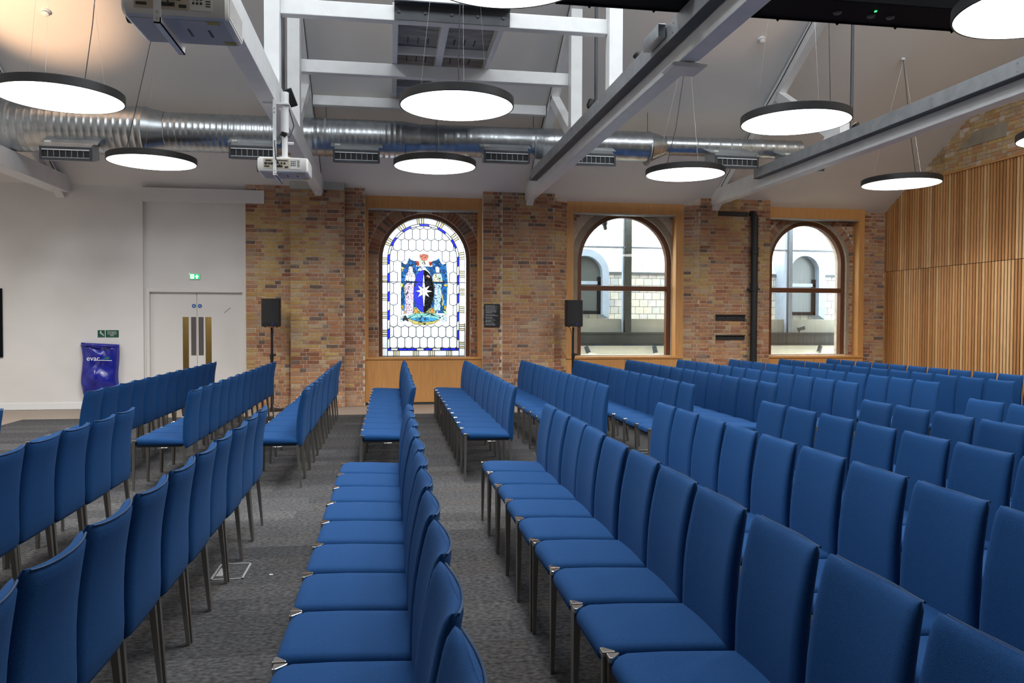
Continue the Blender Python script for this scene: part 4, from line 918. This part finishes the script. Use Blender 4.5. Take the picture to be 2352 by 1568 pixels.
# ------------------------------------------------------------------ floor boxes and litter
for x0, y0, x1, y1, lab in ((-1.055, 4.75, -.865, 5.06, 'metal framed floor box in the aisle carpet'), (2.80, 8.68, 3.06, 8.90, 'metal framed floor box under the chairs by the windows')):
    f = thing('floor_box', lab, 'floor box', ((x0+x1)/2, (y0+y1)/2, 0))
    MB().box(x0, y0, 0, x1, y0+.012, .004).box(x0, y1-.012, 0, x1, y1, .004).box(x0, y0, 0, x0+.012, y1, .004).box(x1-.012, y0, 0, x1, y1, .004).build('frame', 'floor_box_steel', f)
    box('lid', 'carpet_0', x0+.014, y0+.014, .0005, x1-.014, y1-.014, .003, f); box('cable_flap', 'floor_box_steel', x0+.02, y0+.06, .003, x0+.06, y1-.10, .0045, f)
tag(MB().prism([(-.722, 4.795), (-.702, 4.79), (-.70, 4.805), (-.72, 4.81)], 'z', .001, .004).build('paper_scrap', 'paper'), 'tiny white scrap of paper on the aisle carpet', 'paper')

# ------------------------------------------------------------------ outside the windows
og = struct(box('ground_outside', 'ext_ground', -14, 15.0, -.6, 22, 40, -.5))
pw = thing('courtyard_edge', 'pale parapet with dark steel channel outside the plain windows', 'parapet', (7, 15.7, -.5))
box('cream_wall', 'ext_cream', 2.2, 15.74, -.5, 12.5, 15.95, 1.04, pw); MB().box(2.2, 15.6, 1.04, 12.5, 15.74, 1.06).box(2.2, 15.66, 1.06, 12.5, 15.74, 1.30).box(2.2, 15.58, 1.30, 12.5, 15.74, 1.325).build('steel_channel', 'ext_steel', pw)
box('parapet', 'ext_parapet', 2.2, 15.745, 1.30, 12.5, 15.9, 1.605, pw)
gl = thing('steel_glazing_frame', 'dark steel posts and rails standing outside the plain windows', 'steel frame', (7, 15.6, 1.32))
for x0, x1, m_ in ((4.87, 5.0, 'ext_column'), (8.545, 8.62, 'ext_lead')): MB().box(x0, 15.60, 1.325, x1, 15.74, 6).build('post', m_, gl); MB().box(x0-.05, 15.62, 1.325, x0-.035, 15.72, 6).build('edge_strip', 'ext_lead', gl)
MB().box(2.2, 15.62, 3.08, 12.5, 15.66, 3.115).build('rail', 'ext_lead', gl)
ob = thing('tile_hung_building', 'pale tile clad building with arched dormers across the light well', 'building', (8, 18.2, -.5))
box('wall', 'ext_steel', 2.0, 18.03, -.5, 14.5, 18.3, 2.7, ob)
sl = math.radians(52); rl = 3.2; Zs = 2.74
MB().prism([(18.03, Zs), (18.03+rl*math.cos(sl), Zs+rl*math.sin(sl)), (18.25+rl*math.cos(sl), Zs+rl*math.sin(sl)-.1), (18.3, Zs-.1)], 'x', 2.0, 14.5).build('roof_deck', 'ext_steel', ob)
box('eaves_board', 'ext_steel', 2.0, 17.97, 2.69, 14.5, 18.05, 2.735, ob)
TM = [MB().box(-.5, -.012, 0, .5, 0, 1).mesh('tile', 'tile_%d' % i) for i in range(5)]
tl = []
def hidden(x, z, y):   # not seen through either window
    k = (14.7)/y; X = x*k; Z = CAM_H+(z-CAM_H)*k
    return not (WIN[1][0]-.95 < X < WIN[1][0]+.95 or WIN[2][0]-.85 < X < WIN[2][0]+.85) or not (.8 < Z < 3.65)
row = 0; z = 1.40
while z < 2.68:
    x = 2.1+(row % 2)*.105
    while x < 14.4: tl.append((x+.1, 18.03, z, 0, .168, hidden(x+.1, z, 18.0))); x += .21
    z += .172; row += 1
d = 0
while d < rl-.1:
    x = 2.1+(row % 2)*.105; yy, zz = 18.02+d*math.cos(sl), Zs+d*math.sin(sl)
    while x < 14.4: tl.append((x+.1, yy, zz, sl-math.pi/2, .30, hidden(x+.1, zz, yy))); x += .21
    d += .27; row += 1
tl.sort(key=lambda t: t[5]); rest = MB(); k = 0
for x, yy, zz, ro, h_, hid in tl:
    if not hid and k < 300: inst('tile', TM[random.randrange(5)], ob, (x, yy, zz), (.200, 1, h_-.006), (ro+.0, 0, 0)); k += 1
    else:
        t = MB().box(-.1, -.012, 0, .1, 0, h_-.006); c_, s_ = math.cos(ro), math.sin(ro); rest.cur = random.randrange(5)
        rest.add([(x+v[0], yy+c_*v[1]-s_*v[2], zz+s_*v[1]+c_*v[2]) for v in t.v], t.f)
stuff(rest.build('tiles', ['tile_%d' % i for i in range(5)], ob))
for xc, r_, zt in ((4.50, .42, 2.66), (10.03, .37, 2.80)):
    dm = MB().strip(arch(xc, r_, zt, 1.72), arch(xc, r_+.16, zt, 1.62), 17.55, 18.2).build('dormer_frame', 'ext_lead', ob, smooth=30)
    MB().prism(arch(xc, r_, zt, 1.72), 'y', 17.75, 17.76).build('dormer_pane', 'ext_dark', dm); MB().box(xc-r_, 17.70, 2.42, xc+r_, 17.76, 2.50).build('dormer_rail', 'ext_lead', dm); MB().box(xc+r_-.08, 17.70, 1.72, xc+r_, 17.76, 2.6).build('dormer_stile', 'anthracite', dm); MB().box(xc-r_, 17.70, 1.72, xc+r_, 17.76, 1.80).build('dormer_stile', 'anthracite', dm)
def flood(x, y, z, tilt, up_, lab):
    t = thing('floodlight', lab, 'floodlight', (x, y, z)); s = 1 if up_ else -1; c_ = Vector((x, y-.06, z+s*.09)); d_ = Vector((tilt, -.3, -1 if not up_ else .25)).normalized()
    MB().cyl((x, y, z), c_, .01, n=8).build('arm', 'ext_steel', t); MB().tube([c_-d_*.06, c_+d_*.09], [.045, .05], 14).build('head', 'ext_steel', t, smooth=40)
    if not up_:
        ld = bpy.data.lights.new('floodlight_beam', 'SPOT'); ld.energy = 26; ld.color = (1, .95, .8); ld.spot_size = 2.6; ld.spot_blend = .8; ld.shadow_soft_size = .05
        lo = bpy.data.objects.new('floodlight_beam', ld); COL.objects.link(lo); lo.parent = t; lo.location = c_+d_*.11-Vector((x, y, z)); lo.rotation_euler = Vector((tilt*.4, .35, -1)).to_track_quat('-Z', 'Y').to_euler()
flood(4.05, 15.66, 1.06, .35, False, 'dark floodlight under the steel channel, left in the middle window'); flood(5.52, 15.66, 1.06, .15, False, 'dark floodlight under the steel channel, right in the middle window')
flood(8.82, 15.66, 1.325, .9, True, 'dark floodlight above the channel in the right hand window'); flood(9.28, 15.66, 1.06, -.5, False, 'dark floodlight under the channel in the right hand window')
cmr = thing('security_camera', 'black camera hanging at the top of the middle window', 'camera', (4.32, 15.3, 3.45)); MB().cyl((4.32, 15.3, 3.62), (4.32, 15.3, 3.52), .06, n=16).build('housing', 'black', cmr, smooth=40); MB().tube([(4.32, 15.3, 3.53), (4.34, 15.28, 3.42)], [.045, .035], 14).build('lens_barrel', 'black', cmr, smooth=40); MB().cyl((4.32, 15.3, 3.62), (4.32, 15.0, 3.66), .012, n=8).build('arm', 'black', cmr)
box('added_shade_wall', 'ext_parapet', -3.0, 16.6, -.5, 2.1, 16.8, 1.5); tag(bpy.data.objects['added_shade_wall'], 'unseen pale low wall added outside to shade the stained glass window', 'wall')  # unseen wall, added to darken the lower part of the stained glass

# ------------------------------------------------------------------ chairs
CW = .213
def sect(x, hw, z0, z1, r, n=5):                       # pillow-shaped section in the yz plane
    o = []
    for i in range(9): y = hw*(1-r*.9/hw)*(1-i/4); o.append((x, y, z1-.007*(y/hw)**2))
    for i in range(1, n+1):
        t = math.pi/2+math.pi/2*i/n; o.append((x, -hw+r*.9+r*.9*math.cos(t), z1-.006-r*(1-math.sin(t))))
    o += [(x, -hw+.004, z0+.008), (x, -hw+.014, z0), (x, hw-.014, z0), (x, hw-.004, z0+.008)]
    for i in range(0, n):
        t = math.pi/2*i/n; o.append((x, hw-r*.9+r*.9*math.cos(t), z1-.006-r*(1-math.sin(t))))
    return o
def make_chair():
    c = thing('conference_chair', '', 'chair', (0, 0, 0), 'blue conference chairs')
    st = [(-.250, .150, .418, .441, .012), (-.246, .163, .411, .452, .020), (-.236, .178, .406, .462, .028), (-.215, .197, .403, .470, .034), (-.19, .207, .403, .474, .036), (-.06, .2105, .403, .471, .036), (.08, .2105, .403, .464, .036), (.18, .210, .403, .458, .034), (.20, .206, .406, .452, .024)]
    s = MB().loft([sect(*q) for q in st]).build('seat', 'fabric', c, smooth=60)
    MB().box(-.215, -.195, .388, .20, .195, .405).build('seat_pan', 'seat_black', c)
    rings = []; prof = [(.372, .199, .013, .004), (.380, .202, .021, .004), (.40, .204, .026, .005), (.46, .2045, .0285, .009), (.54, .2035, .0285, .014), (.62, .2055, .0275, .018), (.70, .212, .0265, .021), (.76, .2205, .0255, .023), (.80, .2275, .0245, .0245), (.84, .236, .0235, .0255), (.872, .2435, .021, .026), (.886, .247, .015, .026), (.894, .2495, .006, .026)]
    for z, xc, th, bow in prof:
        hw = .2115-.021*max(0, (z-.42)/.47)-(.004 if z > .88 else 0)-(.012*(1-(z-.372)/.028) if z < .40 else 0); o = []
        ys = [-1, -.985, -.95, -.88, -.78, -.5, 0, .5, .78, .88, .95, .985, 1]
        f_ = lambda y: math.sqrt(max(0, 1-min(1, max(0, (abs(y)-.80)/.20))**2.2))
        for y in ys: o.append((xc+bow*(1-y*y)+th*f_(y)*(1 if abs(y) < 1 else 0), y*hw, z+.010*abs(y)**4*(1 if z > .8 else 0)))
        for y in reversed(ys[1:-1]): o.append((xc+bow*(1-y*y)-th*f_(y), y*hw, z+.010*abs(y)**4*(1 if z > .8 else 0)))
        rings.append(o)
    bk = MB().loft(rings).build('backrest', 'fabric', c, smooth=60)
    pts = [(.2615+.026*(1-y*y), y*.1885, .8915+.010*abs(y)**4) for y in [.95*(i/8-1) for i in range(17)]]
    MB().tube(pts, .0034, 6).build('piping', 'fabric_seam', bk, smooth=60)
    for sy in (-1, 1):
        for front in (1, 0):
            if front: a_, b_ = Vector((-.236, sy*.199, .438)), Vector((-.240, sy*.203, 0))
            else: a_, b_ = Vector((.192, sy*.196, .395)), Vector((.225, sy*.203, 0))
            m_ = MB(); q = []
            for p, w_ in ((a_, .0135), (b_, .008)): q += [(p.x+dx*w_, p.y+dy*w_, p.z) for dx, dy in ((-1,-1),(1,-1),(1,1),(-1,1))]
            m_.add(q, [(3,2,1,0),(4,5,6,7),(0,1,5,4),(1,2,6,5),(2,3,7,6),(3,0,4,7)]).build('leg', 'leg_metal', c)
        k = MB(); k.prism([(-.2515, sy*.2135), (-.207, sy*.2135), (-.209, sy*.203), (-.240, sy*.172), (-.2515, sy*.174)], 'z', .440, .459); k.build('corner_cap', 'chrome', c, bev=.0025)
    MB().tube([(-.03, -.19, .392), (-.02, -.219, .384), (.05, -.219, .384), (.06, -.19, .392)], .0032, 6).build('link_bracket', 'chrome', c, smooth=60)
    return c
proto = make_chair(); kids = [(k, list(k.children)) for k in proto.children]; first = [True]
def place(x, y, lab, rz):
    if first[0]: r = proto; first[0] = False
    else:
        r = proto.copy(); COL.objects.link(r)
        for k, sub in kids:
            n_ = k.copy(); COL.objects.link(n_); n_.parent = r
            for g_ in sub: h_ = g_.copy(); COL.objects.link(h_); h_.parent = n_
    r.location = (x, y, 0); r.rotation_euler = (0, 0, rz); r['label'] = lab; r['group'] = 'blue conference chairs'
SP = .436
def seen(x, y): return any(in_view((x+a, y+b_, z), 40) for a in (-.25, .26) for b_ in (-.21, .21) for z in (0, .45, .89))
jr = random.Random(11)
FAR = [(-2.67, 7.37), (-1.78, 7.36), (-.78, 7.28), (.23, 7.37), (1.22, 7.35), (2.17, 7.38), (3.09, 7.44), (4.0, 7.46), (4.91, 7.44), (5.85, 7.42), (6.79, 7.46), (7.70, 7.46)]
for r, (xt, y0) in enumerate(FAR):
    for k in range(12):
        x, y = xt-.262+jr.uniform(-.006, .006), y0+SP*(k+.5)
        if seen(x, y): place(x, y, 'blue chair, %s from the cross aisle, %s row from left, block by windows' % (ORD[k], ORD[r]), jr.uniform(-.012, .012))
NEAR = [(-2.74, 6.06), (-1.846, 6.04), (-.905, 6.0), (.145, 5.98), (1.202, 5.90), (2.115, 5.89), (3.009, 5.90), (3.90, 5.90), (4.88, 5.88), (5.83, 5.88)]
for r, (xt, y1) in enumerate(NEAR):
    for k in range(11):
        x, y = xt-.262+jr.uniform(-.006, .006), y1-SP*(k+.5)
        if seen(x, y) and y > 1.0: place(x, y, 'blue chair, %s from the cross aisle, %s row from left, foreground block' % (ORD[k], ORD[r]), jr.uniform(-.012, .012))
